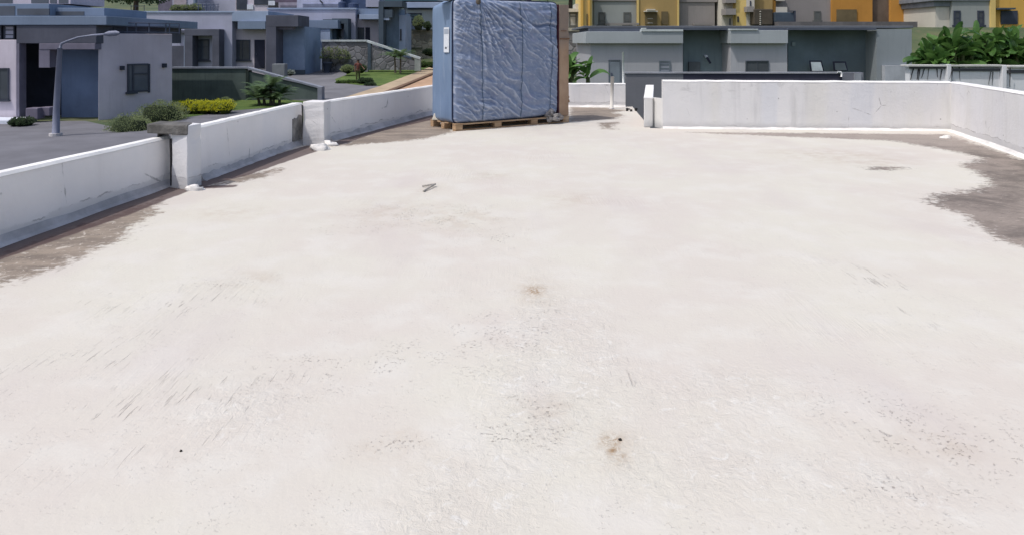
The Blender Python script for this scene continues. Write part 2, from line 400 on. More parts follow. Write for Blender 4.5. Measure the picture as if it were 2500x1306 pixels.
def sdist(X, Y, poly2):
    n = len(poly2); d = np.full(X.shape, 1e9); ins = np.zeros(X.shape, bool)
    for i in range(n):
        ax, ay = poly2[i]; bx, by = poly2[(i+1) % n]
        ex, ey = bx-ax, by-ay; wx, wy = X-ax, Y-ay
        t = np.clip((wx*ex + wy*ey) / (ex*ex + ey*ey + 1e-12), 0, 1)
        d = np.minimum(d, (wx-ex*t)**2 + (wy-ey*t)**2)
        c = ((ay <= Y) & (by > Y)) | ((by <= Y) & (ay > Y))
        xi = ax + (Y-ay) / (by-ay + 1e-12) * ex
        ins ^= c & (X < xi)
    d = np.sqrt(d); return np.where(ins, d, -d)
def deck_points(X, Y):
    with np.errstate(divide='ignore', invalid='ignore'):
        px = CX + X / np.maximum(Y, .3) * F; py = HY + F * H / np.maximum(Y, .3)
    stain = np.full(X.shape, -1.0)
    for pts, off in STAINS:
        pl = [tuple(G(*p)[:2]) for p in pts]
        stain = np.maximum(stain, np.clip(sdist(X, Y, pl) + off, -1, .6))
    wet_shade = np.full(X.shape, -1.0)
    for pts in WET_SHADE: wet_shade = np.maximum(wet_shade, np.clip(sdist(X, Y, [tuple(G(*p)[:2]) for p in pts]) * 7 + .5, -1, 1))
    fa, ru, pi_, sc_, rg_ = [np.zeros(X.shape) for _ in range(5)]
    for arr, lst in ((fa, FAINT), (ru, RUST), (pi_, PIT), (sc_, SCR), (rg_, RGH)):
        for cx, cy, rx, ry in lst:
            c = G(cx, cy); e = G(cx + rx, cy); f = G(cx, cy - ry)
            arr += np.exp(-(((X - c.x) / (e.x - c.x))**2 + ((Y - c.y) / (f.y - c.y))**2) * 1.6)
    return stain, np.clip(wet_shade, -1, 1), np.clip(fa, 0, 1) * .42, np.clip(ru, 0, 1) * .9, np.clip(pi_, 0, 1), np.clip(sc_, 0, 1), np.clip(rg_, 0, 1)
mb = MB(); AX = []; AY = []
def deck_grid(f, n, m):
    o = len(mb.v); vs = []
    for j in range(m + 1):
        for i in range(n + 1):
            x, y = f(i / n, j / m); vs.append((x, y, 0))
    mb.add(vs, [(j*(n+1)+i, j*(n+1)+i+1, (j+1)*(n+1)+i+1, (j+1)*(n+1)+i) for j in range(m) for i in range(n)])
farline = lambda x: FW0.y + (FW1.y - FW0.y) * (x - FW0.x) / (FW1.x - FW0.x)
def f_main(s, t):
    y0 = -6 + (FW0.y + 6) * t
    xl = leftX(y0) - .06; xr = RW1.x + dR.x / dR.y * (y0 - RW1.y) + .06
    x = xl + (xr - xl) * s
    y = -6 + (farline(x) + .03 + 6) * t
    return x, y
def f_back(s, t):
    y = FW0.y + (BACK_Y + .06 - FW0.y) * t
    xl = leftX(y) - .06; xr = PIER0.x + .1 + (PIER1.x + .1 - PIER0.x) * t
    x = xl + (xr - xl) * s
    ylo = farline(x) + .03
    return x, ylo + (BACK_Y + .06 - ylo) * t
deck_grid(lambda s, t: f_main(s, .36 + .64 * (max(0, t - .12) / .88) ** 1.25 if t > .12 else t * 3), 260, 340); deck_grid(f_back, 90, 80)
deck = mb.build('roof_deck', M_DECK); deck['kind'] = 'structure'; deck['label'] = 'flat roof floor with chalky white coating and brown stains'
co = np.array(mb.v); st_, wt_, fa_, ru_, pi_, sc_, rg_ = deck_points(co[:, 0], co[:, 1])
for nm, arr in (('stain', st_), ('wet_shade', wt_), ('faint', fa_), ('rust', ru_), ('pit', pi_), ('scr', sc_), ('rgh', rg_)):
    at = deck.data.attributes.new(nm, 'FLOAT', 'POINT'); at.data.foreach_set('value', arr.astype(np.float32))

# the storey under the roof
mb = MB()
ring = [LW[0], RW0, RW1, FW0, PIER0 + Vector((.1, .1, 0)), PIER1, LB] + LW[6:3:-1] + LW[3:0:-1]
ring = [Vector((p.x, p.y, 0)) for p in [LW[0], RW0, RW1, FW0, PIER0 + Vector((.12, .05, 0)), PIER1 + Vector((.1, .05, 0)), LB, LW[5], LW[4], LW[3], LW[2], LW[1]]]
n = len(ring)
mb.add([(p.x, p.y, -3.2) for p in ring] + [(p.x, p.y, -.02) for p in ring], [(i, (i+1) % n, n+(i+1) % n, n+i) for i in range(n)])
o = mb.build('building_storey', P('own_building_plaster', (205, 203, 200), .8))
tag(o, 'white plastered storey carrying the flat roof', 'building')

# ------------------------------------------------------------------ parapets
def parapet(name, label, a, b, za, zb, thick, side, mat, fillet=None, fil=(.10, .10), cope=True, group=None, nseg=26, cmat=None):
    """wall whose inner foot runs a->b, thickness to the given side (+1 left of a->b, -1 right)"""
    a = Vector((a.x, a.y, 0)); b = Vector((b.x, b.y, 0)); d = (b - a).normalized(); nrm = Vector((-d.y, d.x, 0)) * side
    rng = random.Random(name + label)
    t = thing(name, label, 'parapet wall', a, 0, group)
    mb = MB(); vs = []; L = (b - a).length
    for i in range(nseg + 1):
        p = a + (b - a) * (i / nseg); zt = za + (zb - za) * i / nseg
        w = .006 * noise.noise(Vector((i * .7, L, 2))) ; wz = .007 * noise.noise(Vector((i * .9, L, 7)))
        q = p - nrm * w; r = p + nrm * thick
        vs += [(q.x, q.y, -.01), (q.x, q.y, zt - .03 + wz), (q.x + nrm.x * .022, q.y + nrm.y * .022, zt - .004 + wz),
               (r.x - nrm.x * .022, r.y - nrm.y * .022, zt - .004 + wz), (r.x, r.y, zt - .03 + wz), (r.x, r.y, -.01)]
    fs = []
    for i in range(nseg):
        for k in range(5): fs.append((i*6+k, (i+1)*6+k, (i+1)*6+k+1, i*6+k+1) if side < 0 else (i*6+k+1, (i+1)*6+k+1, (i+1)*6+k, i*6+k))
    fs += [tuple(range(6)), tuple(range(nseg*6, nseg*6+6))[::-1]]
    mb.add(vs, fs); mb.build('wall_body', mat, t)
    if cope:      # painted top skin, 3 mm proud
        mc = MB(); vs = []
        for i in range(nseg + 1):
            p = a + (b - a) * (i / nseg); zt = za + (zb - za) * i / nseg + .007 * noise.noise(Vector((i * .9, L, 7)))
            q = p - nrm * .004; r = p + nrm * (thick + .004)
            e = .012 * noise.noise(Vector((i * 1.3, L, 11)))
            vs += [(q.x, q.y, zt - .026 + .5 * e), (q.x, q.y, zt - .022), (q.x + nrm.x * .024, q.y + nrm.y * .024, zt + .003), (r.x - nrm.x * .024, r.y - nrm.y * .024, zt + .003), (r.x, r.y, zt - .022), (r.x, r.y, zt - .03)]
        fs = []
        for i in range(nseg):
            for k in range(5): fs.append((i*6+k, (i+1)*6+k, (i+1)*6+k+1, i*6+k+1) if side < 0 else (i*6+k+1, (i+1)*6+k+1, (i+1)*6+k, i*6+k))
        fs += [tuple(range(6)), tuple(range(nseg*6, nseg*6+6))[::-1]]
        mc.add(vs, fs); mc.build('coping', cmat or M_COPE, t, smooth=False)
    if fillet:
        mf = MB(); vs = []; ns = nseg * 2; fw, fh = fil
        for i in range(ns + 1):
            p = a + (b - a) * (i / ns)
            k = 1 + .35 * noise.noise(Vector((i * .37, L * 3, 4))); k2 = 1 + .4 * noise.noise(Vector((i * .53, L * 2, 9)))
            q = p - nrm * fw * k
            m_ = p - nrm * fw * .42
            vs += [(q.x, q.y, .002), (m_.x, m_.y, fh * .34 * k), (p.x - nrm.x * .004, p.y - nrm.y * .004, fh * k2), (p.x + nrm.x * .03, p.y + nrm.y * .03, .002)]
        fs = []
        for i in range(ns):
            for k in range(3): fs.append((i*4+k, (i+1)*4+k, (i+1)*4+k+1, i*4+k+1) if side < 0 else (i*4+k+1, (i+1)*4+k+1, (i+1)*4+k, i*4+k))
        fs += [(0, 1, 2, 3), (ns*4+3, ns*4+2, ns*4+1, ns*4)]
        mf.add(vs, fs); mf.build('fillet', fillet, t, smooth=False)
    return t
def ztop(px, py, p): return H + (HY - py) / F * p.y
parapet('parapet_wall', 'low white parapet nearest the camera on the left, before the first pillar', LW[0], LW[2], .66, .545, .13, 1, M_WALL_LEFT, M_FILLET, (.07, .075))
parapet('parapet_wall', 'low white parapet between the two left pillars with a grey cement patch', LW[3], LW[4], .637, .645, .14, 1, M_WALL_LEFT, M_FILLET, (.07, .075))
parapet('parapet_wall', 'long low white parapet running from the second left pillar to behind the wrapped crate', LW[5], LB, .655, .625, .14, 1, M_WALL_LEFT, M_FILLET, (.08, .08))
parapet('parapet_wall', 'short low white parapet at the back, right of the wrapped crate, behind the thin white post', LB, Vector((G(1527, 262).x, BACK_Y, 0)), .585, .585, .14, 1, M_WALL, M_FILLET_W, (.06, .05))
parapet('parapet_wall', 'long tall weathered white parapet facing the camera at the far right', FW0 + (FW1 - FW0).normalized() * .09, FW1, .90, .893, .15, 1, M_WALL_FAR, M_FILLET_W, (.065, .04))
parapet('parapet_wall', 'tall bright white parapet along the right edge of the roof', FW1, RW0, .893, .93, .15, 1, M_WALL, M_FILLET_W, (.075, .045))
# low pier wall beside the opening
ph = ztop(1583, 239, PIER0)
t = thing('pier_wall', 'low white pier wall running back beside the gap at the end of the tall parapet', 'pier wall', PIER0)
w_ = G(1594, 312).x - PIER0.x
bk = Vector((W(1577, 211, BACK_Y - .35).x, BACK_Y - .35, 0)); w2 = w_ * 1.12
mb = MB().hexa([(PIER0.x, PIER0.y, 0), (PIER0.x + w_, PIER0.y, 0), (bk.x + w2, bk.y, 0), (bk.x, bk.y, 0)],
               [(PIER0.x, PIER0.y, ph), (PIER0.x + w_, PIER0.y, ph), (bk.x + w2, bk.y, ph), (bk.x, bk.y, ph)])
mb.build('wall_body', M_WALL_FAR, t, bevel=.02)
mc = MB().hexa([(PIER0.x-.004, PIER0.y-.004, ph-.025), (PIER0.x + w_+.004, PIER0.y-.004, ph-.025), (bk.x + w2+.004, bk.y, ph-.025), (bk.x-.004, bk.y, ph-.025)],
               [(PIER0.x-.004, PIER0.y-.004, ph+.006), (PIER0.x + w_+.004, PIER0.y-.004, ph+.006), (bk.x + w2+.004, bk.y, ph+.006), (bk.x-.004, bk.y, ph+.006)])
mc.build('coping', M_COPE, t, bevel=.008)
# stub joining pier and parapet
stb = MB(); x0 = PIER0.x + w_; e = FW0 + (FW1 - FW0).normalized() * .09
stb.hexa([(x0, PIER0.y + .12, 0), (e.x, e.y + .0, 0), (e.x, e.y + .15, 0), (x0, PIER0.y + .27, 0)],
         [(x0, PIER0.y + .12, ph - .01), (e.x, e.y + .0, ph - .01), (e.x, e.y + .15, ph - .01), (x0, PIER0.y + .27, ph - .01)])
stb.build('wall_return', M_WALL_FAR, t)

# pillars
def pillar(label, A, B, C, D, z, cap=None):
    t = thing('pillar', label, 'pillar', A, 0, None)
    mb = MB(); n = 10; rng = random.Random(3)
    rows = []
    for j in range(n + 1):
        for p in (A, B, C, D):
            w = Vector((noise.noise(Vector((p.x*3, p.y*3, j*.6))), noise.noise(Vector((p.x*5, j*.6, p.y))), 0)) * .012
            rows.append((p.x + w.x, p.y + w.y, z * j / n))
    mb.add(rows, [(j*4+k, j*4+(k+1) % 4, (j+1)*4+(k+1) % 4, (j+1)*4+k) for j in range(n) for k in range(4)] + [(n*4, n*4+1, n*4+2, n*4+3)])
    mb.build('shaft', M_WALL, t, bevel=.008)
    return t
B = G(456, 464); C = G(491, 452); A = G(416, 458); D = C + (A - B) * 1.05
p1 = pillar('rough white parapet pillar with a dark bare concrete cap, nearest the camera', A, B, C, D, ztop(470, 309, B))
zc = ztop(470, 308, B); ca = W(352, 311, B.y + .1)
mb = MB()
mb.hexa([(ca.x, A.y + .02, zc - .10), (B.x + .012, B.y - .012, zc - .105), (C.x - .10, C.y + .01, zc - .10), (ca.x, D.y + .05, zc - .10)],
        [(ca.x, A.y + .02, zc + .004), (B.x + .012, B.y - .012, zc + .006), (C.x - .10, C.y + .01, zc + .006), (ca.x, D.y + .05, zc + .004)])
mb.build('cap', M_BARE, p1, bevel=.012)
MB().box((ca.x + .1, A.y + .06, -3), (A.x - .16, D.y + .03, zc - .101)).build('outer_post', M_BARE, p1)
mb = MB(); mb.tube([(A.x + .012, A.y - .012, .54), (A.x + .016, A.y - .014, .3), (A.x + .014, A.y - .012, .02)], [.016, .012, .009], 5)
mb.build('joint', paint('dark_joint', (.03, .028, .03), .9), p1)
A = G(739, 356); B = G(791, 357); C = G(807, 350); D = Vector((A.x + .05, C.y + .1, 0))
p2 = pillar('rough white parapet pillar halfway along the left wall, behind the first pillar', A, B, C, D, ztop(770, 250, B))
mb = MB(); mb.tube([(A.x - .004, A.y - .012, .63), (A.x + .002, A.y - .014, .4), (A.x - .004, A.y - .012, .1)], [.011, .009, .006], 5)
mb.build('joint', MATS['dark_joint'], p2)
# cement patch on the middle parapet
d = (LW[4] - LW[3]).normalized(); pa = LW[4] - d * .42; pb = LW[4] - d * .06; nn = Vector((d.y, -d.x, 0)) * .016
mb = MB(); rng = random.Random(4)
vs = []; m = 9
for i in range(m + 1):
    p = pa + (pb - pa) * (i / m); zt = .44 + rng.uniform(-.03, .03); zb_ = .08
    vs += [(p.x + nn.x, p.y + nn.y, zb_), (p.x + nn.x, p.y + nn.y, zt), (p.x - nn.x, p.y - nn.y, zt + .01), (p.x - nn.x, p.y - nn.y, zb_)]
mb.add(vs, [(i*4+k, (i+1)*4+k, (i+1)*4+k+1, i*4+k+1) for i in range(m) for k in range(3)] + [(0,1,2,3), (m*4+3, m*4+2, m*4+1, m*4)])
o = mb.build('cement_patch', M_PATCH); tag(o, 'rough grey cement patch on the parapet beside the second pillar', 'patch')
# cement dabs on the floor
def dab(px, py, r, label, mat=M_FILLET_W, h=.05, sx=1.5):
    rng = random.Random(px); p = G(px, py); mb = MB()
    mb.blob((p.x, p.y, h * .2), (r * sx, r, h), rng, .35, 14, 8)
    mb.blob((p.x + r * .9, p.y + r * .4, 0), (r * .8, r * .7, h * .6), rng, .4, 10, 6)
    tag(mb.build('mortar_lump', mat, smooth=True), label, 'mortar lump')
dab(781, 367, .085, 'lump of white mortar on the floor at the foot of the second pillar', h=.07)
dab(474, 465, .06, 'lump of white mortar on the floor at the foot of the dark-capped pillar', h=.05)
dab(2308, 338, .06, 'small white mortar lump in the corner under the tall right parapets', h=.04)
p = G(800, 356)
mb = MB().blob((p.x, p.y, .0), (.16, .08, .07), random.Random(5), .4, 12, 7)
tag(mb.build('mortar_smear', M_FILLET_W, smooth=True), 'white mortar smear trailing right of the second pillar foot', 'mortar smear')

# thin white post on the roof
p = G(1493, 267); zt = ztop(1493, 188, p)
t = thing('vent_pipe', 'thin upright white post standing on the roof before the back parapet', 'pipe', p)
mb = MB().tube([(p.x, p.y, 0), (p.x + .01, p.y, zt * .5), (p.x + .022, p.y, zt)], .042, 14); mb.build('pipe_body', paint('pipe_white', (.62, .60, .56), .6, .1, 3, .1), t, smooth=True)
mb = MB().tube([(p.x, p.y, .0), (p.x, p.y, .018)], .07, 14); mb.build('collar', M_FILLET, t)
# three dark stubs near the opening
for i, (px, py, lab) in enumerate([(1531, 272, 'short dark pipe stub near the roof opening, leftmost of three'), (1541, 273, 'short dark pipe stub near the roof opening, middle of three'), (1552, 272, 'short dark pipe stub near the roof opening, rightmost of three')]):
    p = G(px, py)
    mb = MB().tube([(p.x, p.y, 0), (p.x + (.0 if i != 2 else .02), p.y, .07 - .02 * (i == 1))], .028, 10)
    if i != 1: mb.tube([(p.x, p.y, .05), (p.x + .06 * (1 if i == 0 else -.4), p.y - .02, .045)], .018, 8)
    tag(mb.build('pipe_stub', paint('stub_dark%d' % i, (.02, .02, .022), .5)), lab, 'pipe stub', 'pipe stubs by the opening')
# bent strip on the floor
a, b, c = G(1031, 458), G(1063, 456.5), G(1034, 470)
mb = MB().tube([a + Vector((0,0,.012)), b + Vector((0,0,.03))], .010, 6).tube([b + Vector((0,0,.03)), c + Vector((0,0,.010))], .010, 6)
tag(mb.build('bent_strip', paint('strip_grey', (.33, .31, .285), .6)), 'small bent grey metal strip lying on the white roof', 'metal strip')
p = G(1514, 1074)
tag(MB().blob((p.x, p.y, .003), (.007, .006, .006), random.Random(2), .2, 10, 6).build('pebble', paint('pebble_black', (.02, .018, .015), .6), smooth=True), 'tiny black pebble on a rusty stain in the foreground', 'pebble')
p = G(442, 1101)
tag(MB().blob((p.x, p.y, .002), (.005, .005, .005), random.Random(3), .2, 10, 6).build('pebble', MATS['pebble_black'], smooth=True), 'tiny dark pebble in the left foreground beside faint trowel marks', 'pebble')

# ------------------------------------------------------------------ wrapped crate on its pallet
NC = G(1112, 322); ANG = R(34)
LU, LV, PZ = 2.36, .98, .135
def cmat_tarp():
    n = N('blue_tarpaulin')
    a = n.noise(1.6, 4, .6); cr = n.noise(9, 6, .7, dist=.6); cr2 = n.noise(26, 5, .7, dist=.4)
    c = n.mix(n.ramp(a, .3, .7), (.165, .212, .325), (.215, .262, .375))
    c = n.mix(n.ramp(cr, .48, .75, 0, .55), c, (.42, .455, .53))
    c = n.mix(n.ramp(n.noise(4, 4, .6), .55, .75, 0, .45), c, (.24, .235, .36))
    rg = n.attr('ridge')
    c = n.mix(n.ramp(rg, .15, .85, 0, .62), c, (.46, .50, .60)); c = n.mix(n.ramp(rg, -.9, -.1, .5, 0), c, (.12, .165, .28))  # whitened creases, with wrinkle highlights and furrow shade painted in colour
    n.color(c); n.rough(.40); n.spec(.5)
    n.bump(n.math('ADD', cr, n.math('MULTIPLY', cr2, .4)), .45, .03); return n.m
def cmat_side():
    n = N('blue_shrink_wrap')
    a = n.noise(1.2, 4, .6, vec=n.mapv((1, 1, .4))); st = n.noise(1, 4, .6, vec=n.mapv((14, 14, 1.1)))
    c = n.mix(n.ramp(a, .3, .7), (.135, .20, .32), (.185, .26, .39))
    c = n.mix(n.ramp(st, .55, .8, 0, .45), c, (.36, .42, .53))
    n.color(c); n.rough(.38); n.spec(.5); n.bump(st, .35, .02); return n.m
M_TARP = cmat_tarp(); M_SIDE = cmat_side()
M_NAVY = paint('navy_piping', (.018, .026, .06), .5, .1)
M_STRAP = paint('strap_teal', (.055, .10, .16), .5, .1)
M_WOOD = None
def woodm():
    n = N('pallet_wood')
    g = n.noise(1, 4, .6, vec=n.mapv((3, 3, 30))); a = n.noise(3, 3)
    c = n.mix(n.ramp(g, .3, .7), (.25, .155, .085), (.48, .33, .20)); c = n.mix(n.ramp(a, .55, .75, 0, .5), c, (.52, .46, .36))
    n.color(c); n.rough(.85); n.bump(g, .3, .01); return n.m
M_WOOD = woodm()
pal = thing('pallet', 'worn wooden pallet under the blue wrapped crate', 'pallet', NC, ANG, local=True)
mb = MB()
for i, y in enumerate((0.0, .29, .58, .86)): mb.box((0, y, .108), (2.62, y + .12, .132))
mb.build('top_board', M_WOOD, pal, bevel=.004)
mb = MB()
for y in (0.0, .43, .86): mb.box((0, y + .005, 0.002), (2.62, y + .115, .022))
mb.build('bottom_board', M_WOOD, pal, bevel=.004)
for x in (0.0, .84, 1.68, 2.46):
    for y in (0.0, .43, .86):
        MB().box((x + .004, y + .004, .0225), (x + .155, y + .125, .1075)).build('block', M_WOOD, pal, bevel=.005)
cr = thing('wrapped_crate', 'tall square crate wrapped in wrinkled blue tarpaulin standing on edge on a pallet', 'wrapped crate', NC + Vector((0, 0, 0)), ANG, local=True)
ZT = 2.40
bm = bmesh.new()
bmesh.ops.create_cube(bm, size=1)
for v in bm.verts:
    v.co = Vector(((v.co.x + .5) * LU, .075 + (v.co.y + .5) * (LV - .1), PZ + (v.co.z + .5) * (ZT - PZ)))
bmesh.ops.bevel(bm, geom=bm.edges[:], offset=.085, segments=5, profile=.5, affect='EDGES')
bmesh.ops.subdivide_edges(bm, edges=[e for e in bm.edges if e.calc_length() > .5], cuts=14, use_grid_fill=True)
for v in bm.verts:
    q = v.co; k = noise.noise(q * 2.2) * .018 + noise.noise(Vector((q.x * 6, q.y * 9, q.z * 1.2))) * .012
    c = Vector((LU/2, LV/2, (PZ+ZT)/2)); dd = (q - c); dd = Vector((dd.x / LU, dd.y / LV, dd.z / 2.2)).normalized()
    v.co = q + dd * k
    if q.x < .12 and q.z > 2.1: v.co.z -= .10 * (q.y / LV) * 1.0
me = bpy.data.meshes.new('side_wrap'); bm.to_mesh(me); bm.free(); me.materials.append(M_SIDE)
me.polygons.foreach_set('use_smooth', [True] * len(me.polygons))
o = bpy.data.objects.new('side_wrap', me); COL.objects.link(o); o.parent = cr
# front panel with wrinkles radiating from a gathered point near its top left
def wr(s, t):
    x = s * 2.5; z = t * 2.27
    ex = min(s, 1 - s); ez = min(t, 1 - t)
    edge = clampf(min(ex / .05, ez / .05))
    gx_, gz_ = .20 * 2.5, 1.02 * 2.27
    dx, dz = x - gx_, gz_ - z
    r = math.hypot(dx, dz) + 1e-4; th = math.atan2(dz, dx)
    v = 0
    wob = noise.noise(Vector((x * 1.1, z * 1.1, 5))) * .35
    fan = noise.noise(Vector(((th + wob * .3) * 7.0, r * .35, 1)))
    fan2 = noise.noise(Vector(((th + wob * .22) * 15.0, r * .6, 8)))
    amp = clampf(r / .5) * (1 if x > gx_ else .35)
    v += (1 - abs(fan) * 2.4) * .018 * amp * clampf(1.5 - r * .5) + (1 - abs(fan2) * 2) * .007 * amp * clampf(1.2 - r * .5)
    # long drapes sloping down to the right
    a = R(-27); u1 = x * math.cos(a) + z * math.sin(a); u2 = -x * math.sin(a) + z * math.cos(a)
    wx = noise.noise(Vector((x * 1.9, z * 1.9, 40))) * .16; wz = noise.noise(Vector((x * 1.9, z * 1.9, 47))) * .16
    w2 = noise.noise(Vector(((u1 + wx) * 1.1, (u2 + wz) * 4.6 + wob * 1.2, 3)))
    w3 = noise.noise(Vector(((u1 + wz) * 2.6, (u2 + wx) * 8.2 + wob * 1.6, 12)))
    w4 = noise.noise(Vector((u1 * 6.5 + wx * 6, u2 * 15 + wz * 8, 31)))
    pm_ = .45 + .9 * clampf(.5 + noise.noise(Vector((x * .9, z * .9, 60))) * 1.4)
    low = clampf(1.25 - t * .8)
    v += (1 - abs(w2) * 2.6) * .018 * low + ((1 - abs(w3) * 2.3) * .0125 + (1 - abs(w4) * 2) * .009) * pm_
    # cross-creases in the upper right, where the cloth is slack
    ur = clampf((s - .62) / .3) * clampf((t - .55) / .3)
    v += ur * .02 * noise.noise(Vector((x * 1.5, z * 8, 20)))
    # overlapping flap: the lower sheet is pulled up along a diagonal
    line = .935 - (s - .52) * .76
    dl = (line - t) * 2.27
    if s > .45:
        v += .034 * clampf(dl / .010) * clampf(1 - dl / .8) * clampf((s - .45) / .25)
    # horizontal tuck at the top right
    if s > .70: v -= .03 * math.exp(-((t - .795 - .008 * math.sin(s * 30)) / .013) ** 2) * clampf((s - .70) / .05)
    v *= 1.75
    wr.h = v
    v += .05 * math.sin(math.pi * clampf(s)) * math.sin(math.pi * clampf(t))
    return v * (.25 + .75 * edge), edge
mb = MB(); n = 230; vs = []; HV = []
rad = .10
def corner(s, t):
    """rounded outline of the panel"""
    x = s * LU; z = t * (ZT - PZ - .01)
    w, h = LU, ZT - PZ - .01
    cx = clampf(x, rad, w - rad); cz = clampf(z, rad, h - rad)
    if x != cx and z != cz:
        d = Vector((x - cx, z - cz)); m_ = max(abs(d.x), abs(d.y)); d = d.normalized() * m_
        x, z = cx + d.x, cz + d.y
    return x, z
for j in range(n + 1):
    for i in range(n + 1):
        s, t = i / n, j / n
        x, z = corner(s, t); v, e = wr(s, t); HV.append(wr.h)
        m_ = min(s, 1 - s) * LU; m2 = min(t, 1 - t) * 2.27; m_ = min(m_, m2)
        roll = .055 * (1 - math.sqrt(clampf(1 - (1 - clampf(m_ / .06)) ** 2)))
        z += .045 * sstep(.55, 1, s) * (1 - t) * sstep(.6, 1.0, s)      # hem lifts toward the right
        vs.append((x, .045 + roll - v, PZ + .005 + z))
mb.add(vs, [(j*(n+1)+i, j*(n+1)+i+1, (j+1)*(n+1)+i+1, (j+1)*(n+1)+i) for j in range(n) for i in range(n)])
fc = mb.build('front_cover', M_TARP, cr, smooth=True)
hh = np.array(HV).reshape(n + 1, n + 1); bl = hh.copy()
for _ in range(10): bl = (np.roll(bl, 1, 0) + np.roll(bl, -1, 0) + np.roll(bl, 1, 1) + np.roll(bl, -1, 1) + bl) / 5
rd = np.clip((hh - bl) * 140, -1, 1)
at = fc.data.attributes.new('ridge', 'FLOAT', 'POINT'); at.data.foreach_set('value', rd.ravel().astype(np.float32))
def surf(s, t, lift=.006):
    x, z = corner(s, t); v, e = wr(s, t); return Vector((x, .045 - v - lift, PZ + .005 + z))
# dark piping round the front edge
pts = [(0.003, .10 + 0.85 * k / 30) for k in range(31)]
loop = []
for k in range(121):
    a = k / 120 * 4; e = int(a) % 4; f = a - int(a)
    s, t = [(f, 0), (1, f), (1 - f, 1), (0, 1 - f)][e]
    x, z = corner(s, t); z += .045 * sstep(.55, 1, s) * (1 - t) * sstep(.6, 1.0, s)
    loop.append((x + (-.012 if s < .01 else .012 if s > .99 else 0), .095, PZ + .005 + z + (.008 if t > .99 else -.008 if t < .01 else 0)))
MB().tube(loop, .014, 6, cap=False).build('piping', M_NAVY, cr, smooth=True)
for s0, s1 in ((.215, .245), (.60, .61), (.915, .90)):
    mb = MB(); vs = []; m = 60; w = .0075
    for k in range(m + 1):
        t = .012 + .976 * k / m; s = s0 + (s1 - s0) * (1 - t) + .002 * noise.noise(Vector((t * 6, s0 * 9, 0)))
        a = surf(s, t, .012); vs += [(a.x - w, a.y, a.z), (a.x + w, a.y, a.z)]
    mb.add(vs, [(2*k, 2*k+1, 2*k+3, 2*k+2) for k in range(m)]); mb.build('strap', M_STRAP, cr)
# gathered knot at the top
q = surf(.205, .985, .01)
MB().blob((q.x, q.y, q.z - .02), (.05, .035, .06), random.Random(8), .4).build('tie_knot', paint('knot_brown', (.12, .10, .08), .8), cr, smooth=True)
# loose plastic on top
mb = MB(); rng = random.Random(12)
for k in range(5): mb.blob((.06 + k * .58 + rng.uniform(-.1, .1), .30 + rng.uniform(-.15, .2), ZT - .005), (rng.uniform(.15, .3), .16, rng.uniform(.02, .035)), rng, .5, 16, 8)
mb.build('top_wrap', paint('clear_wrap', (.42, .49, .56), .3, .3, 6, .6, 12, .0, .5), cr, smooth=True)
# paper label on the left side
yl0, yl1 = .20, .40
pz0, pz1 = 1.42, 1.88
lab = MB().add([(-.024, yl1, pz0), (-.024, yl0, pz0), (-.022, yl0, pz1), (-.022, yl1, pz1)], [(0, 1, 2, 3)]).build('label_sheet', paint('paper_white', (.66, .69, .74), .7, .05), cr)
lp = MB().add([(-.026, yl1 - .02, 1.76), (-.026, yl0 + .02, 1.76), (-.0255, yl0 + .02, 1.85), (-.0255, yl1 - .02, 1.85)], [(0, 1, 2, 3)]).build('printed_block', paint('paper_grey', (.36, .40, .47), .7, .1), lab)
lp.location = (0, 0, 0)
mk = MB()
mk.add([(-.027, .355, 1.485), (-.027, .335, 1.485), (-.027, .245, 1.525), (-.027, .265, 1.525)], [(0, 1, 2, 3)])
mk.add([(-.0275, .35, 1.525), (-.0275, .33, 1.525), (-.0275, .275, 1.485), (-.0275, .295, 1.485)], [(0, 1, 2, 3)])
mk.add([(-.0272, .365, 1.500), (-.0272, .345, 1.500), (-.0272, .30, 1.51), (-.0272, .32, 1.515)], [(0, 1, 2, 3)])
mk.build('arrow_mark', paint('ink_black', (.02, .02, .025), .6), lab).location = (0, 0, 0)
# cardboard at the far end of the crate
def cardm():
    n = N('cardboard')
    z = n.sep()[2]; a = n.noise(2.5, 4, .6)
    c = n.mix(n.ramp(a, .3, .7), (.30, .195, .125), (.42, .285, .19))
    c = n.mix(n.ramp(n.math('ADD', z, n.math('MULTIPLY', a, .4)), 1.6, 1.95, 0, .75), c, (.24, .195, .165))
    n.color(c); n.rough(.85); n.bump(n.noise(20, 4), .25, .02); return n.m
M_CARD = cardm()
cb_ = thing('cardboard_panel', 'tall brown cardboard panel standing against the right end of the blue crate', 'cardboard', NC, ANG, local=True)
mb = MB(); vs = []; m = 24
for j in range(m + 1):
    z = .135 + (2.36 - .135) * j / m
    b_ = .012 * noise.noise(Vector((z * 3, 1, 1))) + (.018 if 1.62 < z < 1.72 else 0)
    x0, x1 = LU + .03, LU + .275 + b_
    y0 = .03 - .012 * noise.noise(Vector((z * 4, 7, 2)))
    vs += [(x0, y0, z), (x1, y0 + .01, z), (x1, .86, z), (x0, .86, z)]
mb.add(vs, [(j*4+k, j*4+(k+1) % 4, (j+1)*4+(k+1) % 4, (j+1)*4+k) for j in range(m) for k in range(4)] + [(3,2,1,0), (m*4, m*4+1, m*4+2, m*4+3)])
mb.build('sheet', M_CARD, cb_, bevel=.006)
M_CREASE = paint('card_crease', (.20, .115, .07), .9)
MB().box((LU + .028, .012, 1.665), (LU + .283, .028, 1.69)).build('fold', M_CREASE, cb_, bevel=.004)
MB().box((LU + .06, .010, 1.83), (LU + .2, .022, 1.845)).build('fold', M_CREASE, cb_, bevel=.004)
mb = MB(); rng = random.Random(5)
for k in range(7): mb.blob((LU + .285, .06 + .02 * k, .42 + .06 * k + rng.uniform(-.02, .02)), (.025, .03, .035), rng, .4, 8, 6)
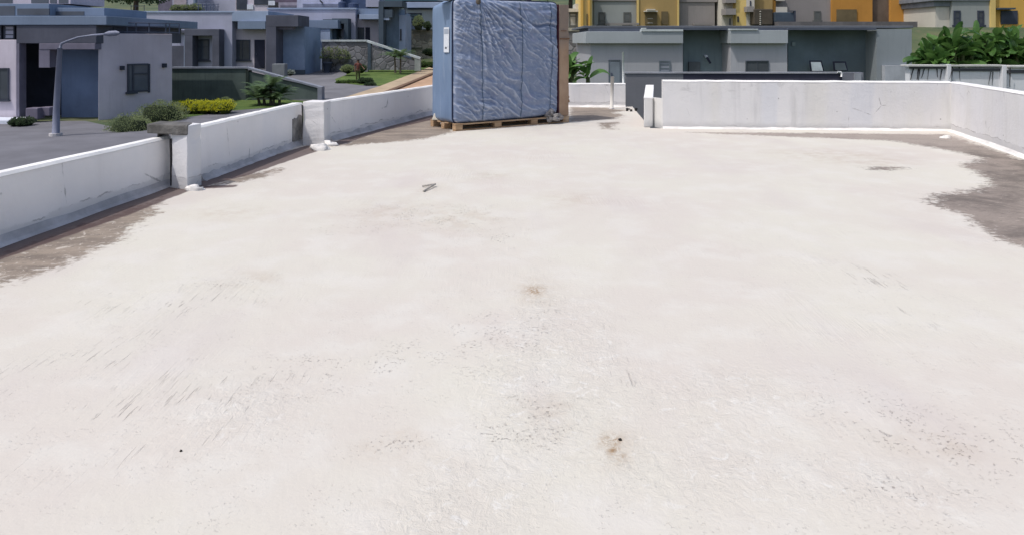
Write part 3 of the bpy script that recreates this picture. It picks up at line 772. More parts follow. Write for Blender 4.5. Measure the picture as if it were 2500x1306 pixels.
mb.build('torn_edge', paint('card_torn', (.25, .15, .09), .9), cb_)
mb = MB().box((LU - .005, .04, .135), (LU + .026, .10, 2.36)); mb.build('edge_strip', paint('maroon_edge', (.055, .015, .025), .7), cb_)
# things lying on the pallet
def loc(x, y, z): 
    c, s = math.cos(ANG), math.sin(ANG); return Vector((NC.x + x * c - y * s, NC.y + x * s + y * c, z))
mb = MB(); rng = random.Random(21)
p = loc(2.14, -.05, .145); mb.blob(p, (.12, .09, .10), rng, .5, 18, 12); p = loc(2.30, -.03, .12); mb.blob(p, (.09, .07, .07), rng, .5, 14, 9)
tag(mb.build('crumpled_wrap', paint('grey_film', (.27, .255, .25), .45, .35, 9, .8, 20), smooth=False), 'crumpled grey plastic wrap at the lower right corner of the crate', 'plastic wrap')
p = loc(.02, .80, .135)
mb = MB().hexa([p + Vector((-.07, -.05, 0)), p + Vector((.07, -.06, 0)), p + Vector((.07, .02, 0)), p + Vector((-.07, .03, 0))],
               [p + Vector((-.02, -.03, .125)), p + Vector((.11, -.05, .10)), p + Vector((.10, .0, .10)), p + Vector((-.03, .01, .13))])
tag(mb.build('paper_scrap', paint('scrap_cream', (.55, .52, .45), .8), bevel=.01), 'folded cream scrap wedged on the left corner of the pallet', 'scrap')

# ------------------------------------------------------------------ houses
class House:
    def __init__(s, name, label, cat, px, py, Y, group=None):
        s.root = thing(name, label, cat, W(px, py, Y), 0, group)
    def solid(s, part, mat, rects, parent=None, bevel=0.0, label=None):
        for r in rects:
            o = MB().pbox(*r).build(part, mat, parent or s.root, bevel=bevel)
            if label: o['label'] = label
        return o
    def window(s, px0, px1, py0, py1, Y, frame, pane, cols=2, rows=2, ft=.055, name='window', split=None):
        a = W(px0, py1, Y); b = W(px1, py0, Y)
        mb = MB(); d0, d1 = Y - .05, Y + .03
        mb.box((a.x, d0, a.z), (a.x + ft, d1, b.z)); mb.box((b.x - ft, d0, a.z), (b.x, d1, b.z))
        mb.box((a.x + ft, d0, a.z), (b.x - ft, d1, a.z + ft)); mb.box((a.x + ft, d0, b.z - ft), (b.x - ft, d1, b.z))
        for i in range(1, cols):
            x = a.x + (b.x - a.x) * i / cols; mb.box((x - ft * .35, d0 + .01, a.z + ft), (x + ft * .35, d1 - .01, b.z - ft))
        for j in range(1, rows):
            z = a.z + (b.z - a.z) * (split if split and rows == 2 else j / rows); mb.box((a.x + ft, d0 + .013, z - ft * .35), (b.x - ft, d1 - .013, z + ft * .35))
        f = mb.build(name, frame, s.root)
        g = MB().box((a.x + ft * .5, Y - .018, a.z + ft * .5), (b.x - ft * .5, Y - .012, b.z - ft * .5)).build('pane', pane, f)
        g.location = (0, 0, 0)
        MB().box((a.x - ft, Y - .12, a.z - ft * 1.2), (b.x + ft, Y - .0, a.z - .002)).build('sill', frame, f).location = (0, 0, 0)
        return f
    def door(s, px0, px1, py0, py1, Y, mat, hm=None):
        d = s.solid('door', mat, [(px0, px1, py0, py1, Y - .04, .08)])
        if hm:
            a = W(px0 + (px1 - px0) * .2, (py0 + py1) / 2, Y - .06)
            MB().box((a.x - .03, Y - .09, a.z - .08), (a.x + .03, Y - .041, a.z + .08)).build('handle', hm, d).location = (0, 0, 0)
        return d
    def lamp(s, px, py, Y, mat, r=.13):
        p = W(px, py, Y - .08)
        MB().tube([(p.x, Y - .12, p.z + r), (p.x, Y - .12, p.z - r)], r * .8, 10).tube([(p.x, Y - .1, p.z), (p.x, Y + .02, p.z)], .03, 6).build('wall_lamp', mat, s.root)

M_H1 = P('house_lilac_grey', (122, 117, 124), 2.2, var=.10, sc=.35)
M_H1B = P('house_blue_grey', (86, 97, 114), 2.1, var=.15, sc=.3)
M_HB = P('house_fascia_blue', (92, 104, 122), 1.35, var=.08, sc=.4)
M_HL = P('house_pale', (134, 136, 152), 1.25, var=.08, sc=.35)
M_HL2 = P('house_pale_blue', (120, 132, 152), 1.25, var=.08, sc=.35)
M_HD = P('house_charcoal', (60, 62, 72), 1.55, var=.12, sc=.6)
M_HD2 = P('house_dark_slate', (48, 57, 66), 1.6, var=.12, sc=.6)
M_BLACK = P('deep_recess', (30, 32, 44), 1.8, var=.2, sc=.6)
M_FRAME = P('window_frame_dark', (48, 52, 62), 1.3, rough=.5)
M_PANE = glass('pane_dark', (.06, .07, .085))
M_PANE_B = glass('pane_blue', (.08, .095, .125))
M_PLUM = P('beam_plum', (80, 78, 90), 1.6, var=.1)
M_RAIL = P('rail_grey', (70, 76, 92), 1.0, rough=.5)
M_LAMP = P('lamp_dark', (42, 46, 58), 1.0, rough=.5)
M_WHITE = P('trim_white', (172, 176, 186), 1.2, var=.06)

# --- house 1 (near, left)
h = House('flat_roofed_house', 'near flat-roofed house with a wide dark garage at the left edge behind the street lamp', 'house', 230, 305, 31)
h.solid('wall', M_HB, [(-260, 260, 40, 62, 31.0, 9)], bevel=.02, label='blue grey roof parapet')
a0, a1 = W(240, 84, 31.4), W(420, 86, 34.5)
mb = MB(); a0.z = a1.z = 2.02
dv = Vector((-.46, .88, 0)) * 6
mb.hexa([(a0.x, a0.y, -2.3), (a1.x, a1.y, -2.3), (a1.x + dv.x, a1.y + dv.y, -2.3), (a0.x + dv.x, a0.y + dv.y, -2.3)],
        [(a0.x, a0.y, 2.02), (a1.x, a1.y, 2.02), (a1.x + dv.x, a1.y + dv.y, 2.02), (a0.x + dv.x, a0.y + dv.y, 2.02)])
mb.build('side_wing', M_H1, h.root, bevel=.02)
# window in the wing, set along its slanted face
def on_face(px, py, off=0.0):
    k = (px - 1250) / F; dx, dy = a1.x - a0.x, a1.y - a0.y
    # intersection of sight line with the wing face
    t = (k * a0.y - a0.x) / (dx - k * dy); x, y = a0.x + dx * t, a0.y + dy * t
    nn = Vector((dy, -dx, 0)).normalized()
    return Vector((x, y, H + (HY - py) / F * y)) + nn * off
mb = MB()
def slab_face(mb, px0, px1, py0, py1, o0, o1):
    c = [on_face(px0, py1, o0), on_face(px1, py1, o0), on_face(px1, py1, o1), on_face(px0, py1, o1)]
    zt_ = on_face(px0, py0).z; zb_ = on_face(px0, py1).z
    mb.hexa([(p.x, p.y, zb_) for p in c], [(p.x, p.y, zt_) for p in c])
for r in ((310, 314, 157, 227), (361, 365, 157, 227), (314, 361, 157, 161), (314, 361, 223, 227), (322, 326, 161, 223), (326, 361, 180, 183)): slab_face(mb, *r, .06, -.03)
wf = mb.build('window', M_FRAME, h.root)
mb = MB(); slab_face(mb, 312, 363, 159, 225, .02, .012); mb.build('pane', M_PANE_B, wf).location = (0, 0, 0)
mb = MB(); slab_face(mb, 306, 332, 226, 231, .16, .0); mb.build('sill', M_FRAME, h.root)
for q in ((296, 167), (399, 161)):
    mb = MB(); slab_face(mb, q[0] - 4, q[0] + 4, q[1] - 5, q[1] + 5, .16, -.01); mb.build('wall_lamp', M_LAMP, h.root)
h.solid('roof_slab', M_HD, [(40, 235, 62, 107, 31.05, 8)], bevel=.02)
h.solid('beam', M_PLUM, [(95, 232, 107, 122, 31.0, .5)], bevel=.02)
h.solid('garage_wall', P('garage_deep_blue', (72, 84, 106), 1.7, var=.2, sc=.3), [(150, 262, 122, 320, 32.6, .3)])
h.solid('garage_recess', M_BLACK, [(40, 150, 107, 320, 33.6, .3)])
h.solid('pillar', M_PLUM, [(95, 121, 122, 166, 31.02, .45), (40, 47, 107, 320, 31.02, .45)])
h.solid('front_wall', M_H1, [(-260, 40, 98, 320, 31.1, .3)], bevel=.02)
h.solid('upper_wall', M_HD, [(-260, 40, 62, 98, 31.6, .3)])
h.window(-70, 5, 63, 97, 31.5, M_FRAME, P('blind_pale', (150, 150, 165), 1.1), 3, 3)
h.window(11, 37, 63, 97, 31.5, M_FRAME, MATS['blind_pale'], 1, 3)
h.window(-50, 23, 167, 245, 31.1, M_FRAME, M_PANE, 3, 1)
h.solid('step', M_WHITE, [(-200, 45, 294, 312, 29.8, 1.2)], bevel=.03)
h.solid('upper_storey', M_HB, [(-260, 120, 10, 40, 34, 5), (120, 255, 20, 40, 34.5, 4)], bevel=.02)
h.solid('window_band', M_PANE_B, [(42, 120, 22, 38, 33.98, .06), (132, 205, 29, 38.5, 34.48, .06), (-100, 36, 16, 39, 33.98, .06)])
h.solid('upper_window', M_PANE_B, [(76, 118, -6, 9, 35.98, .06), (122, 138, -6, 9, 35.98, .06), (143, 166, -6, 9, 35.98, .06), (-60, 30, -6, 9, 35.98, .06)])
h.solid('top_storey', M_H1, [(-260, 172, -60, 10.5, 36, 3)])
# roof-terrace railing
mb = MB()
for px in (278, 310, 332, 364, 405, 414, 438):
    k = clampf((px - 230) / 210); y = 31.8 + 2.6 * k; p = W(px, 83, y); q = W(px, 56 + 3 * k, y); mb.tube([p, q], .03, 6)
for py in (55.5, 64, 78):
    p = W(232, py, 31.8); q = W(438, py + 3, 34.4); mb.tube([p, q], .028, 6)
mb.build('railing', M_RAIL, h.root)
# low wall items in front of the garage
mb = MB().pbox(62, 92, 265, 292, 30.3, .5); mb.pbox(95, 121, 263, 284, 30.6, .5)
tag(mb.build('planter_box', P('box_mauve', (92, 88, 102), 1.2), bevel=.03), 'grey mauve planter boxes in front of the dark garage', 'planter')

# --- retaining garden wall with sloping wing
M_GW = P('garden_wall_green', (58, 66, 64), 1.8, var=.18, sc=.5, grime=.3)  # dark green-grey base tone, streaked at random
M_GWC = P('garden_wall_coping', (104, 108, 118), 1.3)
t = thing('garden_wall', 'dark green-grey garden wall stepping down to the right behind the yellow hedge', 'garden wall', W(500, 250, 41))
mb = MB().pbox(419, 600, 169, 262, 41, .35)
a, b, c, d_ = W(606, 176, 41), W(781, 218, 41), W(781, 262, 41), W(606, 262, 41)
mb.hexa([(d_.x, 41, d_.z), (c.x, 41, c.z), (c.x, 41.3, c.z), (d_.x, 41.3, d_.z)], [(a.x, 41, a.z), (b.x, 41, b.z), (b.x, 41.3, b.z), (a.x, 41.3, a.z)])
mb.build('wall_body', M_GW, t)
mb = MB().pbox(416, 604, 164.5, 168.8, 40.92, .5)
for (x0, y0), (x1, y1) in (((604, 165), (640, 175)), ((640, 175), (785, 214))):
    p, q = W(x0, y0, 40.9), W(x1, y1, 40.9)
    mb.hexa([(p.x, 40.9, p.z - .12), (q.x, 40.9, q.z - .12), (q.x, 41.4, q.z - .12), (p.x, 41.4, p.z - .12)], [(p.x, 40.9, p.z), (q.x, 40.9, q.z), (q.x, 41.4, q.z), (p.x, 41.4, p.z)])
mb.build('coping', M_GWC, t, bevel=.01)
MB().pbox(775, 786, 213, 262, 40.85, .6).build('end_post', M_GWC, t, bevel=.02)
MB().pbox(600, 607, 173, 262, 40.9, .5).build('pier', P('pier_black_green', (32, 40, 38), 1.2), t)

# --- house 2
Y2 = 60
h = House('flat_roofed_house', 'pale flat-roofed house with a dark portal frame round its window, above the dark garden wall', 'house', 520, 185, Y2)
h.solid('wall', M_HL, [(293, 567, 32, 192, Y2, 8)], bevel=.02)
h.solid('roof_parapet', M_HL2, [(290, 569, 28, 32, Y2 - .08, 8.2), (566, 655, 28, 53, Y2 - .05, 7)], bevel=.02)
h.solid('recess_wall', M_H1, [(566, 655, 72, 192, Y2 + .9, 6)])
h.solid('canopy', M_HB, [(580, 648, 53.4, 72, Y2 - .3, 1.2)], bevel=.02)
h.solid('portal_frame', M_HD, [(450, 470, 88, 166, Y2 - 1.1, 1.08), (518, 535, 88, 166, Y2 - 1.1, 1.08), (450, 535, 72, 88, Y2 - 1.1, 1.08)], bevel=.02)
h.window(470.5, 511, 97, 148, Y2 - .02, M_FRAME, M_PANE_B, 2, 2, .1, split=.64)
h.window(573, 611, 98, 148, Y2 + .88, M_FRAME, M_PANE, 2, 2, .1, split=.68)
h.door(621, 646, 98, 168, Y2 + .88, M_BLACK, M_RAIL)
h.solid('side_panel', M_HD, [(417, 450, 113, 168, Y2 - .3, .28), (419, 437, 73, 78, Y2 - .4, .38), (429, 452, 75, 81, Y2 - .5, .48)])
h.solid('gate_post', M_HL2, [(449, 451, 88, 166, Y2 - .6, .2)])
h.solid('garage_frame', M_HD, [(649, 674, 66, 182, Y2 - 1.3, 2.2), (649, 728, 38, 66, Y2 - 1.3, 3.2)], bevel=.02)
h.solid('garage_beam', M_PLUM, [(674, 716, 63, 73, Y2 - .9, .6)], bevel=.01)
h.solid('garage_wall', M_H1B, [(674, 744, 66, 184, Y2 + .5, 5)])
h.solid('garage_plinth', M_HD2, [(674, 744, 172, 185, Y2 + .35, .14)])
mb = MB()
for px in (320, 331, 352): mb.tube([W(px, 40, Y2 + 6), W(px, 13, Y2 + 6)], .03, 5)
mb.tube([W(318, 16, Y2 + 6), W(354, 16, Y2 + 6)], .025, 5)
mb.build('railing', M_RAIL, h.root); mb = MB()
for px in (484, 494, 504, 514, 522, 532): mb.tube([W(px, 30, Y2 + 5), W(px, 10, Y2 + 5)], .04, 5)
mb.tube([W(480, 11, Y2 + 5), W(535, 11, Y2 + 5)], .04, 5); mb.tube([W(480, 18, Y2 + 5), W(535, 18, Y2 + 5)], .03, 5)
mb.build('railing', M_RAIL, h.root)

# --- house 3
Y3 = 68
h = House('flat_roofed_house', 'flat-roofed house with a small dark portal frame above the pale rubble garden wall', 'house', 800, 175, Y3)
h.solid('wall', M_HL, [(655, 868, 24, 180, Y3 + 1, 8)], bevel=.02)
h.solid('roof_parapet', M_HL2, [(652, 870, 20, 24, Y3 + .9, 8.2)])
h.solid('corner_block', M_HL2, [(745, 806, 51, 182, Y3 - 1.2, 3)], bevel=.02)
h.solid('block_fascia', M_HB, [(745.4, 825, 50, 71, Y3 - 1.3, 3.2)], bevel=.02)
h.window(757, 770, 100, 144, Y3 - 1.22, M_FRAME, M_PANE_B, 1, 2, .12, split=.66)
h.lamp(749, 107, Y3 - 1.2, M_LAMP); h.lamp(780, 103, Y3 - 1.2, M_LAMP)
h.solid('portal_frame', M_HD2, [(810, 820, 59, 100, Y3 - .4, 1.3), (840, 850, 59, 100, Y3 - .4, 1.3), (810, 850, 46, 59, Y3 - .4, 1.3), (788, 812, 48, 52, Y3 - .35, 1.2)], bevel=.02)
h.solid('shutter', M_FRAME, [(789, 793, 73, 100, Y3 + .6, .3), (797, 810, 75, 85, Y3 + .6, .3)])
h.window(821, 832, 64, 90, Y3 + .95, M_FRAME, M_PANE, 1, 2, .1)
h.solid('recess_wall', M_H1, [(868, 928, 46, 180, Y3 + 2, 5)])
h.solid('canopy', M_HL2, [(877, 927, 36, 48, Y3 + .6, 1.6)], bevel=.02)
h.solid('upper_band', M_HB, [(868, 926, 22, 36, Y3 + 1.6, 4)])
h.window(873, 889, 68, 99, Y3 + 1.98, M_FRAME, M_PANE, 2, 1, .12)
h.door(892, 903, 68, 104, Y3 + 1.98, M_BLACK)
h.solid('garage_frame', M_HD2, [(924, 936, 4, 150, Y3 - .3, 2), (936, 982, 3, 18, Y3 - .3, 3), (936, 958, 24, 44, Y3 - .2, 1.2)], bevel=.02)
h.solid('garage_beam', M_HL2, [(936, 950, 44, 50, Y3 - .15, .8)])
h.solid('garage_wall', P('garage_teal', (76, 88, 102), 1.7, var=.1), [(934, 974, 20, 150, Y3 + 1.4, 4)])
h.solid('corner_wall', M_HL2, [(974, 990, 38, 150, Y3 + 1.3, 4)])
h.window(976.5, 980.5, 72, 98, Y3 + 1.28, M_FRAME, M_PANE, 1, 1, .05)
for k, (px0, px1, py0, py1) in enumerate([(826, 845, 5, 21), (850, 876, 8, 21)]):
    a, b = W(px0, py1, Y3 + 4), W(px1, py0, Y3 + 4)
    mb = MB().tube([((a.x+b.x)/2, Y3 + 4, a.z - .2), ((a.x+b.x)/2, Y3 + 4, b.z - .1), ((a.x+b.x)/2, Y3 + 4, b.z)], [(b.x-a.x)/2, (b.x-a.x)/2, (b.x-a.x)/4], 14)
    tag(mb.build('water_tank', P('tank_black%d' % k, (44, 54, 76), 1.2, rough=.5)), ['narrow dark water tank on the roof of the middle house', 'wide dark water tank on the roof of the middle house, right of the narrow one'][k], 'water tank', 'roof water tanks')

# --- stone garden wall with plants, and its sloping coping
def stone_mat(name, c, sc=2.2):
    n = N(name)
    e = n.voro(sc, feature='DISTANCE_TO_EDGE'); cc = n.voro(sc, out='Color')
    hs = n.node('ShaderNodeSeparateColor'); n.link(cc, hs.inputs[0])
    col = n.mix(hs.outputs[0], tuple(v * .6 for v in c), tuple(v * 1.5 for v in c))
    col = n.mix(n.ramp(e, .03, .09, 1, 0), col, tuple(v * .8 for v in c))
    col = n.mix(n.ramp(n.noise(3, 5, .7), .5, .75, 0, .4), col, tuple(v * .5 for v in c))
    n.color(col); n.rough(.9); n.bump(n.ramp(e, 0, .12), .6, .05); return n.m
M_STONE = stone_mat('rubble_stone_grey', (.165, .165, .18), 1.6)
M_STONE2 = stone_mat('rubble_stone_tan', (.28, .27, .22), 1.7)
Y4 = 63.5
t = thing('garden_wall', 'pale rubble stone garden wall with a sloping coping behind the person and the lawn', 'garden wall', W(850, 168, Y4))
mb = MB().pbox(786, 898, 103, 176, Y4, .4)
a, b, c, d_ = W(905, 112, Y4), W(1012, 148, Y4), W(1012, 172, Y4), W(905, 172, Y4)
mb.hexa([(d_.x, Y4, d_.z), (c.x, Y4, c.z), (c.x, Y4 + .4, c.z), (d_.x, Y4 + .4, d_.z)], [(a.x, Y4, a.z), (b.x, Y4, b.z), (b.x, Y4 + .4, b.z), (a.x, Y4 + .4, a.z)])
mb.build('wall_body', M_STONE, t)
mb = MB().pbox(784, 895, 98, 102.5, Y4 - .12, .65)
p, q = W(895, 98.5, Y4), W(1026, 141, Y4)
mb.hexa([(p.x, Y4 - .12, p.z - .2), (q.x, Y4 - .12, q.z - .2), (q.x, Y4 + .55, q.z - .2), (p.x, Y4 + .55, p.z - .2)], [(p.x, Y4 - .12, p.z), (q.x, Y4 - .12, q.z), (q.x, Y4 + .55, q.z), (p.x, Y4 + .55, p.z)])
mb.build('coping', P('coping_pale', (150, 156, 158), 1.2), t)
MB().pbox(897.5, 905, 104, 172, Y4 - .1, .6).build('pier', M_HD2, t)
MB().pbox(1012, 1026, 141, 174, Y4 - .08, .6).build('end_post', P('post_pale', (122, 128, 126), 1.2), t)
# big dark pot
a = W(789, 172, 62.8); r1 = 9 / F * 62.8
t = thing('plant_pot', 'large dark tapered pot standing at the edge of the driveway by the stone wall', 'pot', W(798, 172, 62.8))
c = W(799, 172, 62.8)
MB().tube([(c.x - .05, c.y, c.z - .3), (c.x, c.y, c.z), (c.x + .03, c.y, c.z + .7)], [r1 * .8, r1 * .9, r1 * 1.3], 14).build('pot_body', P('pot_dark', (50, 56, 68), 1.1), t, smooth=True)
MB().tube([(c.x + .03, c.y, c.z + .62), (c.x + .03, c.y, c.z + .74)], r1 * 1.38, 14).build('rim', P('pot_rim', (60, 66, 78), 1.1), t)

# --- pale house on the upper terrace and its stone retaining wall
Y5 = 80
t = thing('retaining_wall', 'tan rubble stone retaining wall below the pale upper house, left of the blue crate', 'retaining wall', W(1018, 125, Y5 - 3))
MB().pbox(984, 1130, 76, 150, Y5 - 3, .8).build('wall_body', M_STONE2, t)
MB().pbox(983, 1130, 72.5, 76, Y5 - 3.1, 1).build('coping', P('coping_grey', (108, 112, 106), 1.2), t)
MB().pbox(992, 1030, 117, 120, Y5 - 3.2, .5).build('ledge', P('ledge_dark', (70, 76, 64), 1.1), t)
h = House('upper_house', 'pale upper house with louvred windows above the tan stone retaining wall', 'house', 1020, 72, Y5)
h.solid('wall', P('upper_house_wall', (138, 144, 146), 1.2, var=.08, sc=.3), [(984, 1120, 10, 80, Y5, 6)], bevel=.03)
h.solid('roof_slab', M_HL2, [(979, 1125, 6, 20, Y5 - 1, 8)], bevel=.03)
h.solid('eave', P('eave_teal', (52, 76, 84), 1.2), [(940, 1125, -6, 3, Y5 - .6, 8)])
h.window(995, 1030, 33, 57, Y5 - .02, M_FRAME, P('pane_green', (84, 100, 104), 1.0), 1, 3, .14)
for px in (973, 981, 988): h.window(px - 3, px + 3, 23, 33, Y5 - 4.5, M_FRAME, M_PANE, 1, 1, .08, 'slot_window')
h.solid('low_wall', M_HL2, [(968, 992, 33, 75, Y5 - 4.4, 3), (984, 1010, 58, 73, Y5 - 2.6, 1)])
h.solid('beam', M_HD2, [(995, 1120, 20.5, 24, Y5 - .4, .39)])

# --- back row across the top left
Y6 = 88
h = House('back_house', 'pale upper house with brown door panel at the top edge behind the roof railings', 'house', 450, 30, Y6)
h.solid('wall', M_HL, [(421, 478, -40, 40, Y6, 6), (478, 575, -40, 32, Y6 + 3, 6)])
h.solid('side_wall', P('wall_mauve', (88, 84, 98), 1.2), [(386, 421, -40, 40, Y6 + 1, 6)])
h.solid('column', M_HB, [(472, 477, -40, 30, Y6 - 1.2, .5)])
h.solid('panel', P('panel_rose', (136, 128, 136), 1.2), [(424, 455, -40, 15, Y6 - .1, .09)])
h = House('back_house', 'lilac-grey upper house with wide dark openings at the top edge over the second house', 'house', 620, 22, Y6 - 4)
h.solid('wall', M_H1, [(575, 655, -40, 34, Y6 - 4, 6)])
h.solid('opening', M_FRAME, [(577, 602, -10, 24, Y6 - 4.1, .09), (620, 668, -14, 12, Y6 - 4.1, .09)])
h.solid('pale_panel', M_WHITE, [(655, 671, 3, 14, Y6 - 4.2, .09), (603, 618, 12, 24, Y6 - 4.12, .09)])
h.solid('brown_wall', P('wall_taupe', (84, 76, 90), 1.2), [(672, 725, -40, 7, Y6 - 4, 5)])
h.solid('pale_band', P('band_rose', (128, 124, 138), 1.2), [(680, 725, 7, 21, Y6 - 4.05, 4)])
h.solid('slot', M_PLUM, [(684, 724, 14, 19, Y6 - 4.12, .06)])
h = House('back_house', 'pale lilac upper house with a long louvre band at the top edge', 'house', 780, 22, Y6 - 6)
h.solid('wall', P('wall_lilac', (146, 150, 172), 1.25, var=.06), [(725, 832, -40, 34, Y6 - 6, 6)])
h.solid('louvre', P('louvre_grey', (112, 118, 140), 1.2), [(739, 826, 10, 13, Y6 - 6.12, .1), (739, 826, 14, 17, Y6 - 6.12, .1), (739, 826, 18, 21, Y6 - 6.12, .1)])
h.solid('dark_wing', P('wing_navy', (58, 72, 100), 1.2), [(832, 900, -40, 34, Y6 - 5, 6)])
h.solid('gable', M_HL, [(893, 926, -40, 18, Y6 - 5.2, 5)])
mb = MB(); p, q = W(781, 2, Y6 - 6.2), W(788, 9, Y6 - 6.2); mb.tube([p, q], .09, 6); mb.build('pipe', M_FRAME, h.root)

# --- grey villa beyond the right parapets
YR = 32.0
M_V1 = P('villa_fascia', (127, 132, 135), 1.32, var=.07, sc=.25)
M_V2 = P('villa_wall', (128, 129, 133), 1.42, var=.07, sc=.25)
M_V3 = P('villa_dark', (60, 67, 70), 3.6, var=.15, sc=.3, grime=.2)
M_V4 = P('villa_black_green', (48, 54, 57), 4.6, var=.2, sc=.25, grime=.1)
M_VR = P('villa_roof', (88, 92, 98), 1.0, var=.12, sc=.4)
h = House('flat_roofed_villa', 'long grey flat-roofed villa with dark bays behind the right parapets', 'villa', 1800, 200, YR)
h.solid('fascia', M_V1, [(1430, 1668, 78, 107, YR, 7), (1783, 1924, 75, 107, YR, 7)], bevel=.015)
h.solid('wall', M_V2, [(1442, 1667, 107, 240, YR + .27, 7), (1784, 1922, 107, 240, YR + .27, 7)])
h.solid('right_wing', P('villa_wing', (112, 118, 122), 1.2, var=.07, sc=.25), [(2140, 2226, 72, 240, YR + .4, 7)])
h.solid('right_plinth', P('plinth_pale', (140, 144, 150), 1.1), [(2161, 2222, 161, 240, YR + .1, .28)])
h.solid('roof_slab', M_VR, [(1424, 2230, 64, 70, YR + 1.2, 6.5)], bevel=.02)
h.solid('roof_upstand', P('villa_upstand', (74, 80, 92), 1.0), [(1440, 1665, 70, 78, YR + .5, 5), (1668, 1783, 70, 74, YR + .3, 5), (1785, 1922, 70, 75, YR + .5, 5), (1924, 2140, 70, 74, YR + .3, 5)])
h.solid('roof_flashing', P('flashing_pale', (158, 164, 164), 1.1), [(1566, 1668, 72.5, 77.6, YR - .05, .4), (1783, 1851, 71, 74.7, YR - .05, .4), (1568, 1578, 69, 72.2, YR - .02, .3)])
h.solid('dark_bay', M_V3, [(1668, 1783, 74, 240, YR + 1.6, 5)])
h.solid('dark_bay', M_V4, [(1924, 2140, 74, 240, YR + 1.4, 5)])
h.door(1488, 1513, 151, 215, YR + .26, P('villa_door', (102, 110, 118), 1.1), M_RAIL)
h.solid('door_frame', P('door_frame_grey', (84, 92, 100), 1.1), [(1486, 1488, 149, 215, YR + .20, .07), (1513, 1515, 149, 215, YR + .20, .07), (1486, 1515, 147, 149, YR + .20, .07)])
h.window(1609, 1636, 149, 177, YR + .26, P('villa_frame', (88, 96, 102), 1.1), P('villa_blind', (120, 124, 132), 1.0), 1, 3, .05)
h.window(1820, 1876, 149, 180, YR + .26, P('villa_frame_dark', (66, 72, 78), 1.1), glass('villa_pane', (.075, .085, .095)), 2, 1, .04)
h.solid('meter_box', P('box_pale', (132, 142, 144), 1.1), [(1934, 1942, 104, 113, YR + 1.32, .08)])
h.solid('low_panel', P('villa_panel', (92, 96, 100), 1.1), [(1682, 1710, 152, 180, YR + 1.45, .14)])
p = W(1725, 139, YR + 1.3)
MB().tube([(p.x, p.y + .2, p.z + .02), (p.x, p.y, p.z)], .07, 10).build('flood_lamp', M_WHITE, h.root)
MB().tube([(p.x + .02, p.y + .02, p.z - .04), (p.x + .16, p.y - .1, p.z - .32)], .05, 8).build('lamp_bracket', M_BLACK, h.root)
# framed boards in the dark bay
def board(px0, px1, py0, py1, Y, label, c, tilt=6):
    a, b = W(px0, py1, Y), W(px1, py0, Y); mid = (a + b) / 2
    t = thing('framed_board', label, 'board', (mid.x, Y, a.z)); 
    k = math.tan(R(tilt)) * (b.z - a.z); ft = .07; sh = -.10
    MB().hexa([(a.x, Y, a.z), (b.x, Y, a.z), (b.x, Y + .05, a.z), (a.x, Y + .05, a.z)], [(a.x + sh*.4, Y + k, b.z), (b.x + sh, Y + k, b.z), (b.x + sh, Y + k + .05, b.z), (a.x + sh*.4, Y + k + .05, b.z)]).build('frame', M_BLACK, t, bevel=.02)
    MB().add([(a.x + ft, Y - .006, a.z + ft*.5), (b.x - ft, Y - .006, a.z + ft*.5), (b.x - ft + sh, Y + k - .012, b.z - ft), (a.x + ft + sh*.4, Y + k - .012, b.z - ft)], [(0, 1, 2, 3)]).build('face', c, t)
    return t
board(1979, 2013, 149, 176, YR + .9, 'white framed board leaning in the dark bay of the villa', P('board_white', (190, 196, 202), 1.2))
board(2036, 2071, 151, 174, YR + .9, 'dim grey framed board leaning in the dark bay, right of the white one', P('board_grey', (92, 100, 104), 1.1), 2)
MB_ = MB()
# dark boundary wall in front of the villa
YB = 19.6
t = thing('boundary_wall', 'dark grey boundary wall just beyond the roof, between the parapets and the villa', 'boundary wall', W(1800, 260, YB))
MB().pbox(1528, 1668, 181, 420, YB, .2).build('wall_body', P('boundary_grey', (106, 107, 112), 1.05, var=.1, sc=.5), t)
MB().pbox(1668, 2056, 181, 420, YB + .006, .2).build('painted_shadow_panel', P('boundary_shadow_navy', (58, 58, 72), 1.05, var=.15, sc=.6), t)  # same wall: the shadow over this stretch is put into its colour
MB().pbox(1526, 2060, 177.5, 180.8, YB - .03, .28).build('coping', P('boundary_coping', (128, 130, 136), 1.05), t)
MB().pbox(2056, 2108, 178, 420, YB + .25, .2).build('end_bay', P('boundary_end', (108, 110, 118), 1.05), t)
MB().pbox(2086, 2103, 180, 420, YB + .2, .04).build('pale_bay', P('boundary_pale', (128, 132, 138), 1.05), t)
p = W(2050, 178, YB - .05)
mb = MB().tube([(p.x - .06, p.y, p.z + .015), (p.x + .03, p.y, p.z + .01), (p.x + .05, p.y, p.z - .03), (p.x + .05, p.y, p.z - .12)], .028, 8)
tag(mb.build('pipe_elbow', P('elbow_white', (214, 216, 214), 1.1), smooth=True), 'small white pipe elbow hooked over the dark boundary wall', 'pipe')
# thin pale pole before the villa
a, b = W(1522, 240, 27), W(1521, 128, 27)
tag(MB().tube([a, b], .036, 8).build('thin_pole', P('pole_pale', (170, 172, 176), 1.6), smooth=True), 'thin pale pole before the villa wall, left of the dark boundary wall', 'pole')
# stone retaining wall behind, right of the crate
YS = 55
t = thing('retaining_wall', 'grey rubble stone retaining wall seen between the cardboard panel and the villa', 'retaining wall', W(1415, 130, YS))
MB().pbox(1330, 1450, 77, 230, YS, .8).build('wall_body', stone_mat('rubble_stone_mid', (.20, .19, .185), 1.7), t)
MB().pbox(1330, 1448, 69, 76.8, YS - .1, 1).build('coping', P('coping_sand', (150, 146, 130), 1.1), t)

